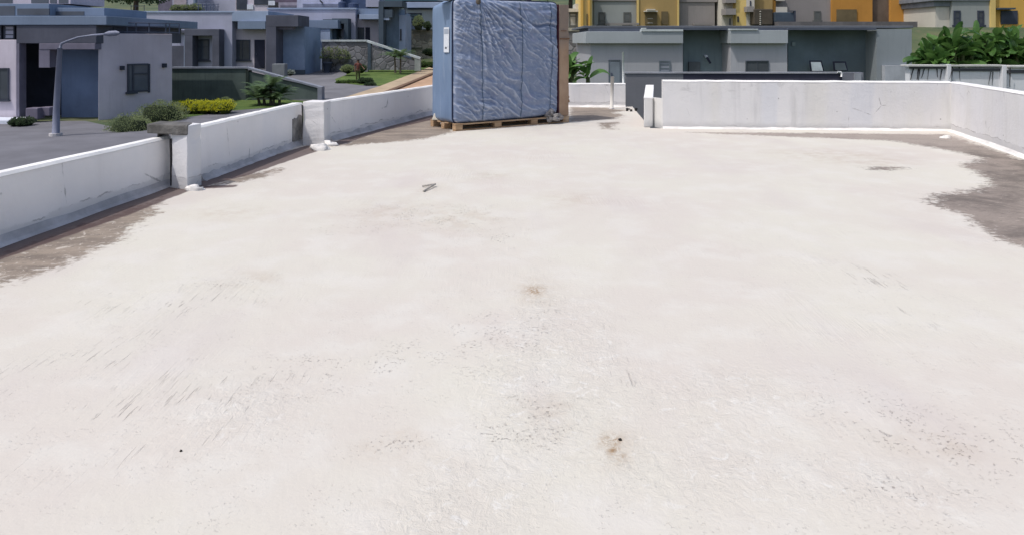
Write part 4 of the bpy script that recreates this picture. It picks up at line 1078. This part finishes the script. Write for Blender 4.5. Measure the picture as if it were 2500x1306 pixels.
# --- yellow apartment blocks above
YA = 72
M_YEL_L = P('apartment_dim_yellow', (182, 156, 104), .62, var=.06, sc=.2)
M_YEL = P('apartment_yellow', (200, 160, 82), .85, var=.06, sc=.2)
M_YEL2 = P('apartment_pale_yellow', (196, 172, 110), .95, var=.06, sc=.2)
M_ORA = P('apartment_ochre', (164, 118, 56), 1.0, var=.1, sc=.15)
M_AG = P('apartment_grey', (130, 134, 132), 1.05, var=.06, sc=.2)
M_AG2 = P('apartment_warm_grey', (124, 120, 118), 1.05, var=.08, sc=.2)
M_AW = P('apartment_white', (176, 172, 162), 1.0, var=.05, sc=.2)
M_AF = P('apartment_frame', (82, 84, 82), 1.0)
M_AP = glass('apartment_pane', (.11, .12, .12))
M_SH = P('apartment_shutter', (92, 82, 60), 1.0, var=.1)
h = House('apartment_block', 'yellow and grey apartment block with two narrow windows above the left half of the villa', 'apartment block', 1560, 66, YA)
h.solid('wall', M_AG, [(1450, 1555, -60, 90, YA, 10)], bevel=.04)
h.solid('eave', M_AG2, [(1443, 1556, -8, 4, YA - .12, 10)], bevel=.03)
h.solid('yellow_wall', M_YEL_L, [(1555, 1657, -60, 90, YA - .3, 10)])
h.solid('yellow_edge', M_YEL2, [(1555.2, 1560, -60, 90, YA - .42, .11), (1654, 1658, -60, 90, YA - .42, .11)])
h.solid('east_wall', M_AG2, [(1657, 1745, -60, 90, YA + .3, 9), (1659, 1752, -8, 6, YA + .18, 8)])
for px0, px1 in ((1461, 1478), (1522, 1540)): h.window(px0, px1, 31, 61, YA - .02, M_AF, M_AP, 1, 2, .14, split=.3)
h.solid('shutter', M_SH, [(1575, 1604, 32, 61, YA - .42, .1), (1615, 1631, 29, 61, YA - .42, .1)])
h.solid('awning', M_AW, [(1580, 1600, 23, 26.5, YA - 1.0, .68), (1574, 1606, 26.8, 30, YA - .9, .58)])
h.solid('shutter_slat', M_AW, [(1581, 1594, 46, 47.2, YA - .46, .03), (1581, 1594, 56.5, 58, YA - .46, .03)])
h.solid('ledge', M_AG2, [(1478, 1560, 57, 61.5, YA - .6, .28), (1694, 1740, 57, 62, YA - .3, .5)])
h = House('apartment_block', 'narrow pale yellow tower beside the stone wall, right of the cardboard panel', 'apartment block', 1425, 70, YA - 4)
h.solid('wall', M_YEL2, [(1416, 1446, -60, 84, YA - 4, 5)], bevel=.03)
h.solid('fin', M_YEL, [(1419, 1424, -60, 72, YA - 4.3, .28), (1437, 1441, -60, 70, YA - 4.2, .18)])
h.solid('grey_wall', M_AG, [(1390, 1416, 22, 84, YA - 2, 4)])
h.window(1389, 1408, 32, 66, YA - 2.02, M_AF, P('curtain_pale', (150, 150, 146), 1.0), 1, 2, .14, split=.75)
h.solid('roof', M_AW, [(1388, 1417, 22, 30, YA - 2.4, 4.3), (1405, 1417, 10, 22, YA - 2.3, 3)])
h.solid('slot_window', M_SH, [(1432, 1435, 35, 68, YA - 4.08, .06)])
h = House('apartment_block', 'angled white and yellow apartment block with dark balconies above the middle of the villa', 'apartment block', 1850, 64, YA - 2)
h.solid('white_wall', M_AW, [(1762, 1798, -60, 90, YA - 1, 8), (1822, 1842, -60, 90, YA - 2, 8)])
h.solid('yellow_wall', M_YEL2, [(1797, 1822, -60, 90, YA - 2, 8)])
h.solid('yellow_front', M_YEL_L, [(1841, 1886, -60, 90, YA - 1.2, 7)])
h.solid('yellow_return', M_ORA, [(1885, 1894, -60, 90, YA - .9, 6)])
h.solid('balcony_band', M_AG2, [(1772, 1797, 22, 37, YA - 2.6, 1.5), (1772, 1797, -20, 8, YA - 2.3, 1.2), (1824, 1841, 17, 30, YA - 3, .9)])
h.solid('balcony_screen', P('balcony_dark', (72, 66, 58), 1.0, var=.12), [(1841, 1887, 23, 62, YA - 3.2, 1.9)], bevel=.08)
h.solid('balcony_stud', M_AW, [(1855, 1858, y, y + 2.4, YA - 3.28, .07) for y in (28, 34, 39.5, 44.5, 49.5, 54.5, 59)])
h.solid('slot_window', M_FRAME, [(1800.5, 1804, 41, 55, YA - 2.08, .06), (1831, 1834, 3, 16, YA - 2.08, .06), (1781, 1784, 46, 62, YA - 1.5, .1)])
h = House('apartment_block', 'grey and ochre apartment block with a black balcony above the dark bay of the villa', 'apartment block', 2060, 56, YA)
h.solid('wall', M_AG2, [(1893, 2032, -60, 90, YA, 8)])
h.solid('ochre_wall', M_ORA, [(2031, 2130, -60, 90, YA - .3, 8), (2175, 2285, -60, 90, YA - .2, 8)])
h.solid('dark_wall', P('apartment_taupe', (92, 80, 70), 1.0), [(2129, 2176, -60, 90, YA + .2, 8)])
h.solid('white_band', M_AW, [(1894, 1922, 18, 36, YA - .9, .88), (1890, 1916, -20, 3, YA - .9, .88)])
h.solid('balcony_screen', M_HD2, [(1892, 1941, 31, 55, YA - 1.5, 1.4)], bevel=.06)
h.solid('balcony_post', M_FRAME, [(1939, 1943, 28, 56, YA - 1.6, .3), (1930, 1943, 27, 29, YA - 1.62, .3)])
h.window(1987, 2004, 28, 51, YA - .02, M_AF, M_AP, 1, 1, .12)
h.solid('dark_opening', M_SH, [(2043, 2092, 24, 60, YA - .42, .1)])
h.solid('podium', P('podium_grey', (92, 90, 92), 1.0), [(1900, 2240, 54, 90, YA - 4, 3)])
h = House('apartment_block', 'grey apartment block with two dark windows and white left face behind the banana plants', 'apartment block', 2350, 50, YA - 6)
h.solid('wall', M_AG, [(2324, 2419, -60, 90, YA - 6, 8)], bevel=.03)
h.solid('white_face', M_AW, [(2284, 2324, 17, 90, YA - 5.6, 7)])
h.solid('eave', P('eave_grey', (108, 112, 118), 1.0), [(2280, 2418, -8, 3, YA - 6.15, 9), (2280, 2326, 3, 17, YA - 5.75, 7.5)], bevel=.03)
for px0, px1 in ((2328, 2345), (2386, 2402)): h.window(px0, px1, 27, 62, YA - 6.02, M_FRAME, M_PANE, 1, 2, .14)
h.solid('yellow_edge', M_YEL2, [(2419, 2431, -60, 90, YA - 6.2, 6)])
h.solid('yellow_wall', M_YEL, [(2431, 2620, -60, 90, YA - 5.8, 7)])
h.solid('opening', M_FRAME, [(2444, 2485, 27, 60, YA - 5.9, .09)])
h.solid('awning', M_HD2, [(2442, 2480, 20, 24, YA - 6.6, .78)])

# --- planter wall with stains
YP = 21.5
M_PW = P('planter_wall_white', (186, 187, 190), 1.05, var=.08, sc=.6)
M_STAIN = P('stain_black', (54, 52, 54), 1.0)
t = thing('planter_wall', 'white planter wall with dark drip stains below the banana plants', 'planter wall', W(2360, 215, YP))
MB().pbox(2221, 2640, 166, 420, YP, .25).build('wall_body', M_PW, t)
MB().pbox(2218, 2317, 159.5, 164, YP - .12, .45).pbox(2325, 2458, 159.5, 164, YP - .12, .45).pbox(2465, 2640, 161, 166, YP - .12, .45).build('coping', P('planter_coping', (170, 170, 168), 1.05), t, bevel=.01)
MB().pbox(2222, 2312, 164.2, 169, YP - .06, .059).pbox(2324, 2445, 168, 175, YP - .03, .029).pbox(2459, 2640, 172, 180, YP - .03, .029).build('painted_coping_shadow', P('coping_shadow_dark', (76, 76, 80), 1.0), t)  # dark strips painted in as the shade under the coping
MB().pbox(2313, 2323, 158, 420, YP - .14, .4).pbox(2448, 2458, 161, 420, YP - .14, .4).build('pilaster', M_PW, t, bevel=.01)
rng = random.Random(6)
for (x0, y0, x1, y1) in [(2231, 166, 2223, 196), (2243, 166, 2239, 196), (2247, 166, 2242, 197), (2258, 166, 2250, 191), (2268, 168, 2264, 196), (2287, 166, 2289, 190), (2300, 170, 2295, 197), (2320, 166, 2312, 193), (2325, 164, 2324, 199), (2342, 166, 2344, 199), (2420, 174, 2413, 208), (2424, 176, 2422, 209), (2459, 165, 2458, 214), (2465, 176, 2465, 186)]:
    a, b = W(x0, y0, YP - .02), W(x1, y1, YP - .02); w = rng.uniform(.012, .026)
    off = -.15 if 2312 < x0 < 2325 or 2448 < x0 < 2460 else -.018
    mb = MB(); m = 5; vs = []
    for k in range(m + 1):
        f = k / m; x = a.x + (b.x - a.x) * f + rng.uniform(-.006, .006); z = a.z + (b.z - a.z) * f; ww = w * (1 - .6 * f)
        vs += [(x - ww, YP + off, z), (x + ww, YP + off, z)]
    mb.add(vs, [(2*k+1, 2*k, 2*k+2, 2*k+3) for k in range(m)]); mb.build('drip_stain', M_STAIN, t)

# ------------------------------------------------------------------ street lamp
p = Vector((W(138, 200, 26).x, 26, ztr(-16, 26)))
t = thing('street_lamp', 'tall grey street lamp with a long bent arm in front of the near house', 'street lamp', p)
M_POLE = P('pole_grey', (92, 96, 112), 1.3, var=.08, rough=.5)
b = W(146, 118, 26)
MB().tube([(p.x - .03, 26, p.z - .1), (p.x, 26, p.z + 1), b], [.13, .115, .085], 12).build('pole', M_POLE, t, smooth=True)
MB().tube([W(147, 118, 26), W(150, 108, 26), W(163, 102, 26), W(192, 92, 26), W(225, 87, 26), W(262, 84, 26)], [.05, .05, .045, .042, .04, .036], 8).build('arm', M_POLE, t, smooth=True)
MB().tube([W(255, 84.5, 26), W(266, 83.2, 26), W(284, 82, 26), W(292, 81.6, 26)], [.05, .10, .10, .04], 10).build('lamp_head', M_POLE, t, smooth=True)
MB().tube([(p.x - .03, 26, p.z - .02), (p.x - .03, 26, p.z + .12)], .22, 12).build('base', M_FILLET, t)

# ------------------------------------------------------------------ vegetation
def finish_leaves(mb, tints, name, mat, parent):
    o = mb.build(name, mat, parent)
    at = o.data.attributes.new('tint', 'FLOAT', 'FACE'); at.data.foreach_set('value', np.array(tints, np.float32))
    return o
def leaf(mb, tints, p, d, L, w, rng, t):
    d = d.normalized(); s = d.cross(Vector((rng.uniform(-1,1), rng.uniform(-1,1), rng.uniform(-.3,1)))).normalized() * w
    n_ = d.cross(s).normalized() * w * .3
    mb.add([p, p + d * L * .5 + s + n_, p + d * L, p + d * L * .5 - s + n_], [(0, 1, 2, 3)]); tints.append(t)
def bush_mesh(mb, tints, c, r, n, L, rng, flat=.0, up=.25):
    c = Vector(c); off = Vector((rng.random()*30, 0, 0))
    for _ in range(n):
        d = Vector((rng.gauss(0,1), rng.gauss(0,1), rng.gauss(0,1))).normalized()
        if flat and d.z < -.2: d.z *= .3
        k = (.62 + .38 * rng.random() ** .6) * (1 + .30 * noise.noise(d * 2 + off))
        q = c + Vector((d.x*r[0], d.y*r[1], d.z*r[2])) * k
        dd = d + Vector((rng.uniform(-.7,.7), rng.uniform(-.7,.7), rng.uniform(-.4,.7) + up))
        leaf(mb, tints, q, dd, L * rng.uniform(.7, 1.3), L * rng.uniform(.22, .4), rng, clampf(.35 + .5 * d.z * .6 + rng.uniform(-.35, .35) + .3 * noise.noise(q * 1.5)))
def bush(name, label, cat, px0, px1, py0, py1, Y, dy, n, L, mat, core, seed, lumps=1, group=None):
    rng = random.Random(seed); a, b = W(px0, py1, Y), W(px1, py0, Y)
    t = thing(name, label, cat, ((a.x+b.x)/2, Y, a.z), 0, group)
    mb = MB(); ti = []; mc = MB()
    for k in range(lumps):
        cx = a.x + (b.x - a.x) * (k + .5) / lumps; rx = (b.x - a.x) / lumps * (.5 if lumps == 1 else .72)
        hz = (b.z - a.z) * (1 if lumps == 1 else rng.uniform(.8, 1.0))
        c = (cx, Y + dy * .3, a.z + hz * .45)
        bush_mesh(mb, ti, c, (rx, dy, hz * .55), n // lumps, L, rng, 1)
        mc.blob(c, (rx * .8, dy * .8, hz * .44), rng, .2, 12, 8)
    finish_leaves(mb, ti, 'foliage', mat, t); mc.build('stems', core, t, smooth=True)
    return t
M_LY = leafmat('leaf_yellow', (.26, .30, .02), (.72, .68, .05))
M_LG = leafmat('leaf_green', (.035, .075, .02), (.12, .19, .05))
M_LD = leafmat('leaf_dark', (.03, .055, .03), (.08, .12, .055))
M_LB = leafmat('leaf_banana', (.012, .05, .012), (.13, .25, .065), .35, 1.0)
M_LO = leafmat('leaf_olive', (.12, .16, .08), (.30, .35, .17))
M_CORE = paint('bush_core', (.012, .02, .008), .95)
M_COREY = paint('hedge_core', (.06, .075, .012), .95)
bush('clipped_bush', 'round clipped green bush at the street corner behind the dark-capped pillar', 'bush', 252, 362, 282, 372, 27.5, .95, 5200, .055, M_LO, M_CORE, 1)
bush('clipped_bush', 'low rounded green bush between the near house and the yellow hedge', 'bush', 326, 448, 250, 325, 31, 1.1, 5200, .06, M_LO, M_CORE, 2)
bush('hedge', 'dark green low hedge at the foot of the near house, left of the yellow hedge', 'hedge', 396, 446, 249, 268, 36.5, .7, 2000, .07, M_LD, M_CORE, 3, 2)
bush('hedge', 'bright yellow hedge glowing on the lawn below the dark garden wall', 'hedge', 422, 558, 246, 280, 34.0, .75, 6500, .08, M_LY, M_COREY, 4, 6)
bush('clipped_bush', 'small dull green bush at the right end of the yellow hedge', 'bush', 532, 562, 239, 262, 36.0, .5, 1400, .06, M_LO, M_CORE, 5)
bush('hedge', 'dark low hedge strip behind the white step of the near house', 'hedge', 28, 66, 288, 312, 29, .5, 1500, .07, M_LD, M_CORE, 6, 2)
bush('hedge', 'clipped low green edging hedge along the tip of the person\'s lawn', 'hedge', 822, 884, 197, 207, 52, .5, 2200, .08, M_LG, M_CORE, 7, 5)
bush('box_bush', 'square clipped dark bush at the person\'s feet on the lawn', 'bush', 876, 906, 189, 206, 51.5, .55, 2200, .08, M_LD, M_CORE, 8, 2)
bush('hedge', 'flat dark hedge end trailing right of the square clipped bush', 'hedge', 892, 914, 203, 211, 50, .4, 900, .08, M_LD, M_CORE, 9, 2)
bush('shrub', 'pale grey-green shrub at the stone wall left of the person', 'shrub', 832, 862, 160, 182, 59, .7, 1500, .11, M_LO, M_CORE, 10)
bush('shrub', 'dark leafy shrub at the stone wall right behind the person', 'shrub', 872, 893, 160, 180, 59.5, .6, 1000, .12, M_LD, M_CORE, 11)
bush('shrub', 'climbing shrub patch on the stone wall above the dark pot', 'shrub', 787, 850, 112, 158, 63.0, .3, 1100, .16, M_LO, paint('shrub_core', (.1, .1, .1), .9), 12, 3)
bush('shrub', 'dark round shrub below the tan stone wall close to the crate', 'shrub', 1032, 1062, 121, 138, 72, .9, 1100, .15, M_LD, M_CORE, 13)
bush('shrub', 'light green shrub over the window of the pale upper house', 'shrub', 1006, 1034, 40, 76, 76.2, .6, 1000, .16, M_LO, paint('shrub_core_pale', (.06, .08, .05), .9), 14)
bush('shrub', 'dark green shrub right of the upper house window', 'shrub', 1036, 1052, 55, 76, 76.2, .5, 700, .16, M_LD, M_CORE, 15)
bush('shrub', 'grey-green roof-terrace shrub before the pale upper house at the top edge', 'shrub', 420, 486, 10, 32, 75, .8, 1600, .15, M_LO, paint('shrub_core_grey', (.05, .06, .045), .9), 16, 3)
bush('hedge', 'low green growth at the far end of the lawn below the stone wall post', 'hedge', 1022, 1062, 150, 166, 66, .6, 1200, .12, M_LG, M_CORE, 17, 2)

# trees (trunk + limbs + crown)
def tree(label, px, py_base, Y, h, r, n, L, mat, seed, name='tree', group=None):
    rng = random.Random(seed); b = W(px, py_base, Y); b.z = min(b.z, ztr(b.x, b.y) + .0) if py_base is None else b.z
    t = thing(name, label, 'tree', b, 0, group)
    mb = MB().tube([b - Vector((0,0,.5)), b + Vector((.1, 0, h*.35)), b + Vector((-.1, .1, h*.7))], [r*.09, r*.07, r*.04], 8)
    crown = []
    for k in range(7):
        a = k * 2.4; q = b + Vector((math.cos(a)*r*.6, math.sin(a)*r*.6, h*(.55 + .4*rng.random()))); crown.append(q)
        mb.tube([b + Vector((0, 0, h*.4)), (b + Vector((0,0,h*.45)) + q) / 2 + Vector((0,0,.1)), q], [r*.045, r*.03, r*.015], 6)
    mb.build('trunk', paint('bark%d' % seed, (.09, .07, .05), .9), t, smooth=True)
    mc = MB(); ti = []
    for q in crown + [b + Vector((0, 0, h*.85))]:
        bush_mesh(mc, ti, q, (r*.55, r*.55, r*.42), n // 8, L, rng)
    finish_leaves(mc, ti, 'crown', mat, t)
    return t
tree('dark green tree at the top edge between the near house and the pale wall', 330, 46, 68, 5.0, 3.3, 5200, .30, M_LD, 31)
tree('bushy green tree at the top edge directly behind the wrapped crate', 1290, 40, 92, 7.0, 4.5, 4200, .4, M_LG, 32)
tree('olive green tree at the top edge left of the narrow yellow tower', 1392, 28, 95, 6, 3.6, 3500, .38, M_LO, 33)
tree('spreading green tree on the slope left of the upper pale house at the top edge', 1120, 60, 98, 9, 5, 4000, .4, M_LG, 34)
tree('dark teal tree at the top edge above the near house parapet', 215, 30, 60, 3.6, 2.2, 2600, .25, M_LD, 35)

def frond_mesh(mb, ti, base, d, L, w, rng, droop=.9, n=12, leafl=.3):
    pts = []; p = Vector(base); v = d.normalized()
    for k in range(n + 1):
        pts.append(p.copy()); p = p + v * (L / n); v = (v + Vector((0, 0, -droop / n * (.4 + 1.3 * k / n)))).normalized()
    for k in range(1, n + 1):
        t = (pts[k] - pts[k-1]).normalized(); s = t.cross(Vector((0, 0, 1))).normalized()
        ll = leafl * math.sin(math.pi * (.12 + .85 * k / n)) + .04
        for sg in (-1, 1):
            for q in (0, .5):
                a = pts[k-1].lerp(pts[k], q)
                dirn = (s * sg + t * .7 + Vector((0, 0, -.25 + rng.uniform(-.1, .1)))).normalized()
                e = t * (w * .5)
                mb.add([a - e, a + e, a + dirn * ll + e * .2], [(0, 1, 2)]); ti.append(clampf(.5 + dirn.z * .5 + rng.uniform(-.3, .3)))
    return pts
def palm(label, px, py, Y, stems, L, nf, mat, seed, th=.5, name='palm'):
    rng = random.Random(seed); b = W(px, py, Y)
    t = thing(name, label, 'palm', b)
    mt = MB(); mb = MB(); ti = []
    for dx, hh in stems:
        q = b + Vector((dx, rng.uniform(-.1, .1), 0)); top = q + Vector((dx * .2, 0, hh))
        mt.tube([q - Vector((0, 0, .3)), q.lerp(top, .5), top], [.09, .075, .06], 8)
        for k in range(nf):
            a = 2 * math.pi * k / nf + rng.uniform(-.3, .3); el = rng.uniform(.15, 1.25)
            pts = frond_mesh(mb, ti, top, Vector((math.cos(a), math.sin(a), el)), L * rng.uniform(.75, 1.1), .06, rng, 1.1, 11, L * .26)
    mt.build('trunk', paint('palm_trunk%d' % seed, (.10, .085, .065), .9), t, smooth=True)
    finish_leaves(mb, ti, 'crown', mat, t)
    return t
M_PG = leafmat('leaf_palm', (.04, .085, .035), (.15, .22, .10), .45)
palm('bushy green palm in front of the sloping dark garden wall', 662, 256, 38.5, [(-.35, .7), (.0, 1.0), (.4, .6), (.15, .3), (-.6, .35)], 1.25, 15, M_PG, 41)
palm('short two-stemmed palm on the lawn at the foot of the sloping stone wall coping', 972, 171, 61, [(-.25, 1.1), (.2, 1.2)], 1.5, 14, M_PG, 42)
# stone planter box behind the first palm
tag(MB().pbox(664, 695, 157, 190, 45, .6).build('planter_box', P('planter_stone', (96, 100, 104), 1.2), bevel=.03), 'small grey block planter behind the bushy palm on the sloping wall', 'planter')
# white flowering clump by the drive
bush('shrub', 'tiny pale flowering clump beside the driveway right of the bushy palm', 'shrub', 698, 718, 172, 186, 46, .3, 500, .07, leafmat('leaf_pale', (.16, .2, .16), (.4, .44, .4)), M_CORE, 18)

# banana plants
def banana_leaf(mb, ti, base, az, el, L, w, rng, droop):
    n = 12; p = Vector(base); d = Vector((math.cos(az) * math.cos(el), math.sin(az) * math.cos(el), math.sin(el)))
    side = Vector((-math.sin(az), math.cos(az), 0)); tw = rng.uniform(-.8, .8)
    rows = []
    for k in range(n + 1):
        f = k / n; up = side.cross(d).normalized() * -1
        if up.z < 0 and abs(d.z) < .8: up = -up
        ww = w * (0.06 if f < .1 else math.sin(math.pi * min(1, (f - .08) / .94)) ** .55) * (1 if k < n else .05)
        s2 = (side * math.cos(tw) + up * math.sin(tw))
        jag = rng.uniform(.86, 1.06)
        rows.append((p - s2 * ww * jag + up * ww * .25, p.copy(), p + s2 * ww * rng.uniform(.86, 1.06) + up * ww * .25))
        p = p + d * (L / n); d = (d + Vector((0, 0, -droop / n * (0.3 + f * 1.6)))).normalized()
    base_t = rng.uniform(.1, .9)
    for k in range(n):
        a, b = rows[k], rows[k+1]
        mb.add([a[0], a[1], b[1], b[0]], [(0, 1, 2, 3)]); ti.append(clampf(base_t + rng.uniform(-.12, .12)))
        mb.add([a[1], a[2], b[2], b[1]], [(0, 1, 2, 3)]); ti.append(clampf(base_t + rng.uniform(-.12, .12)))
def banana(px, py, Y, h, nl, L, label, seed, group, w=.2):
    rng = random.Random(seed); b = W(px, py, Y)
    t = thing('banana_plant', label, 'banana plant', b, 0, group)
    ms = MB(); mb = MB(); ti = []
    for s in range(6):
        o = Vector((rng.uniform(-.4, .4), rng.uniform(-.2, .3), 0)); hh = h * rng.uniform(.15, .7)
        ms.tube([b + o - Vector((0, 0, .6)), b + o + Vector((0, 0, hh * .5)), b + o + Vector((rng.uniform(-.1, .1), 0, hh))], [.07, .06, .035], 8)
        for k in range(nl):
            az = rng.uniform(0, 2 * math.pi); el = rng.uniform(.1, 1.5)
            banana_leaf(mb, ti, b + o + Vector((0, 0, hh * rng.uniform(.1, 1.0))), az, el, L * rng.uniform(.7, 1.15), w * rng.uniform(.7, 1.2), rng, rng.uniform(.3, 2.2))
    ms.build('stem', paint('banana_stem%d' % seed, (.07, .09, .03), .7), t, smooth=True)
    o = finish_leaves(mb, ti, 'crown', M_LB, t); o.data.polygons.foreach_set('use_smooth', [True] * len(o.data.polygons))
GB = 'banana plants behind the planter wall'
for i, (px, py, Y, hh, lab) in enumerate([
  (2278, 172, 22.2, .6, 'leftmost and smallest banana plant behind the stained planter wall'),
  (2298, 165, 22.6, 1.1, 'banana plant behind the planter wall just left of the first white pilaster'),
  (2340, 165, 22.4, 1.15, 'banana plant behind the planter wall just right of the first white pilaster'),
  (2384, 165, 23.0, 1.3, 'banana plant behind the planter wall below the grey apartment block windows'),
  (2425, 166, 22.5, 1.2, 'banana plant behind the planter wall just left of the second white pilaster'),
  (2466, 166, 22.8, 1.4, 'tall banana plant behind the planter wall just right of the second white pilaster'),
  (2510, 168, 22.3, 1.3, 'rightmost banana plant, cut by the right edge of the photo')]):
    banana(px, py, Y, hh * 1.12, 11, .72, lab, 60 + i, GB, .135)
banana(1412, 200, 20.5, .8, 8, .75, 'dark leafy banana plant behind the back parapet, right of the cardboard panel', 80, None, .10)
banana(2560, 168, 22.8, 1.4, 9, .8, 'banana plant just outside the right edge behind the planter wall', 67, GB, .15)

# ------------------------------------------------------------------ person on the lawn
def skin(name, verts, edges, mat, parent, sub=2):
    me = bpy.data.meshes.new(name); me.from_pydata([v[:3] for v in verts], edges, []); me.update()
    o = bpy.data.objects.new(name, me); COL.objects.link(o); o.parent = parent
    m = o.modifiers.new('Skin', 'SKIN'); m.use_smooth_shade = True
    if not me.skin_vertices: 
        raise RuntimeError('skin layer missing')
    for i, v in enumerate(verts):
        r = v[3]; me.skin_vertices[0].data[i].radius = (r, r) if not isinstance(r, tuple) else r
    me.skin_vertices[0].data[0].use_root = True
    s = o.modifiers.new('Subdivision', 'SUBSURF'); s.levels = sub; s.render_levels = sub
    me.materials.append(mat)
    return o
yP = 53.5; pp = W(874, 199, yP); pp.z = ztr(pp.x, pp.y) + .06
person = thing('person', 'person in a reddish brown top and olive trousers standing on the lawn', 'person', pp, R(200), local=True)
M_SKIN = paint('skin', (.16, .09, .06), .6, .05); M_SHIRT = paint('shirt_red_brown', (.145, .052, .042), .85, .15); M_TROU = paint('trousers_olive', (.075, .085, .035), .9, .15); M_HAIR = paint('hair_black', (.012, .011, .011), .6)
# body: pelvis root, spine, head, arms, legs   (x right, y forward, z up)
V = [(0,0,.86,.13), (0,0,1.02,.12), (0,.01,1.20,.13), (0,0,1.36,.085), (0,.0,1.43,.055), (0,.015,1.50,.075), (0,.02,1.58,.088), (0,.01,1.65,.06),
     (-.17,0,1.34,.058), (-.30,.06,1.14,.044), (-.40,.20,1.02,.034), (-.43,.26,.985,.028),
     (.17,0,1.34,.058), (.25,-.02,1.10,.044), (.24,.10,.90,.034), (.24,.13,.84,.028),
     (-.09,0,.82,.095), (-.10,.02,.46,.062), (-.10,-.02,.09,.042), (-.10,.11,.035,.035),
     (.09,0,.82,.095), (.11,.05,.47,.062), (.11,.06,.09,.042), (.12,.19,.035,.035)]
E = [(0,1),(1,2),(2,3),(3,4),(4,5),(5,6),(6,7),(3,8),(8,9),(9,10),(10,11),(3,12),(12,13),(13,14),(14,15),(0,16),(16,17),(17,18),(18,19),(0,20),(20,21),(21,22),(22,23)]
# fingers grow from each hand
for hand, (hx, hy, hz), dr in ((11, (-.43, .26, .985), Vector((-.3, .75, -.55))), (15, (.24, .13, .84), Vector((0, .3, -.95)))):
    dr = dr.normalized(); sd = dr.cross(Vector((.2, .3, 1))).normalized()
    for k, ln in zip((-1.5, -.5, .5, 1.5), (.055, .07, .075, .065)):
        a = Vector((hx, hy, hz)) + dr * .035 + sd * k * .016; b = a + dr * ln * .6; c = b + (dr + Vector((0, 0, -.5))).normalized() * ln * .4
        i = len(V); V += [(*a, .010), (*b, .008), (*c, .007)]; E += [(hand, i), (i, i+1), (i+1, i+2)]
    a = Vector((hx, hy, hz)) + sd * .03; b = a + (sd + dr).normalized() * .045
    i = len(V); V += [(*a, .011), (*b, .009)]; E += [(hand, i), (i, i+1)]
body = skin('body', V, E, M_SKIN, person, 1)
skin('shirt', [(0,0,.90,.145), (0,0,1.04,.138), (0,.01,1.20,.15), (0,0,1.35,.10), (-.18,0,1.34,.075), (-.27,.045,1.19,.062), (.18,0,1.34,.075), (.235,-.015,1.16,.062)], [(0,1),(1,2),(2,3),(3,4),(4,5),(3,6),(6,7)], M_SHIRT, person)
skin('trousers', [(0,0,.90,.14), (-.09,0,.80,.112), (-.10,.02,.46,.078), (-.10,-.02,.12,.062), (.09,0,.80,.112), (.11,.05,.47,.078), (.11,.06,.12,.062)], [(0,1),(1,2),(2,3),(0,4),(4,5),(5,6)], M_TROU, person)
for sx, sy in ((-.10, .03), (.115, .11)): MB().blob((sx, sy, .035), (.05, .13, .045), random.Random(1), .05, 12, 8).build('shoe', M_HAIR, person, smooth=True)
MB().blob((0, -.005, 1.60), (.10, .115, .095), random.Random(2), .1, 16, 10).build('hair', M_HAIR, person, smooth=True)
mb = MB().blob((0, .112, 1.555), (.016, .022, .026), random.Random(3), 0, 8, 6); mb.build('nose', M_SKIN, person, smooth=True)
mb = MB().blob((-.035, .098, 1.58), (.013, .01, .009), random.Random(3), 0, 8, 6).blob((.035, .098, 1.58), (.013, .01, .009), random.Random(3), 0, 8, 6); mb.build('eyes', M_HAIR, person, smooth=True)
mb = MB().blob((0, .098, 1.515), (.026, .012, .007), random.Random(3), 0, 8, 6); mb.build('mouth', paint('lips', (.12, .05, .045), .6), person, smooth=True)
for sx in (-1, 1): MB().blob((sx * .09, .015, 1.565), (.014, .025, .035), random.Random(3), 0, 8, 6).build('ear', M_SKIN, person, smooth=True)

# ------------------------------------------------------------------ light, sky, camera
S = Vector((-.41, -.26, .875)).normalized()
sun = bpy.data.lights.new('sun', 'SUN'); sun.energy = 2.5; sun.angle = R(.5); sun.color = (1, .965, .92)
so = bpy.data.objects.new('sun', sun); COL.objects.link(so); so.location = (0, 0, 30)
so.rotation_euler = (-S).to_track_quat('-Z', 'Y').to_euler()
w = bpy.data.worlds.new('World'); scn.world = w; w.use_nodes = True
nt = w.node_tree; bg = nt.nodes['Background']
sky = nt.nodes.new('ShaderNodeTexSky'); sky.sky_type = 'NISHITA'; sky.sun_disc = False
sky.sun_elevation = math.asin(S.z); sky.sun_rotation = math.atan2(S.x, S.y)
sky.air_density = 1.0; sky.dust_density = 3.5; sky.ozone_density = 1.0
nt.links.new(sky.outputs[0], bg.inputs[0]); bg.inputs[1].default_value = .15
cam = bpy.data.cameras.new('camera'); cam.sensor_width = 36; cam.sensor_fit = 'HORIZONTAL'; cam.lens = 36 * F / 2500
cam.shift_y = -(653 - HY) / 2500; cam.clip_start = .05; cam.clip_end = 3000
co_ = bpy.data.objects.new('camera', cam); COL.objects.link(co_); co_.location = (0, 0, H); co_.rotation_euler = (R(90), 0, 0)
scn.camera = co_
scn.view_settings.view_transform = 'Standard'; scn.view_settings.look = 'None'; scn.view_settings.exposure = 0; scn.view_settings.gamma = 1
scn.cycles.max_bounces = 8; scn.cycles.diffuse_bounces = 5; scn.cycles.use_denoising = True
for o in list(bpy.data.objects):
    if '_local' in o: del o['_local']
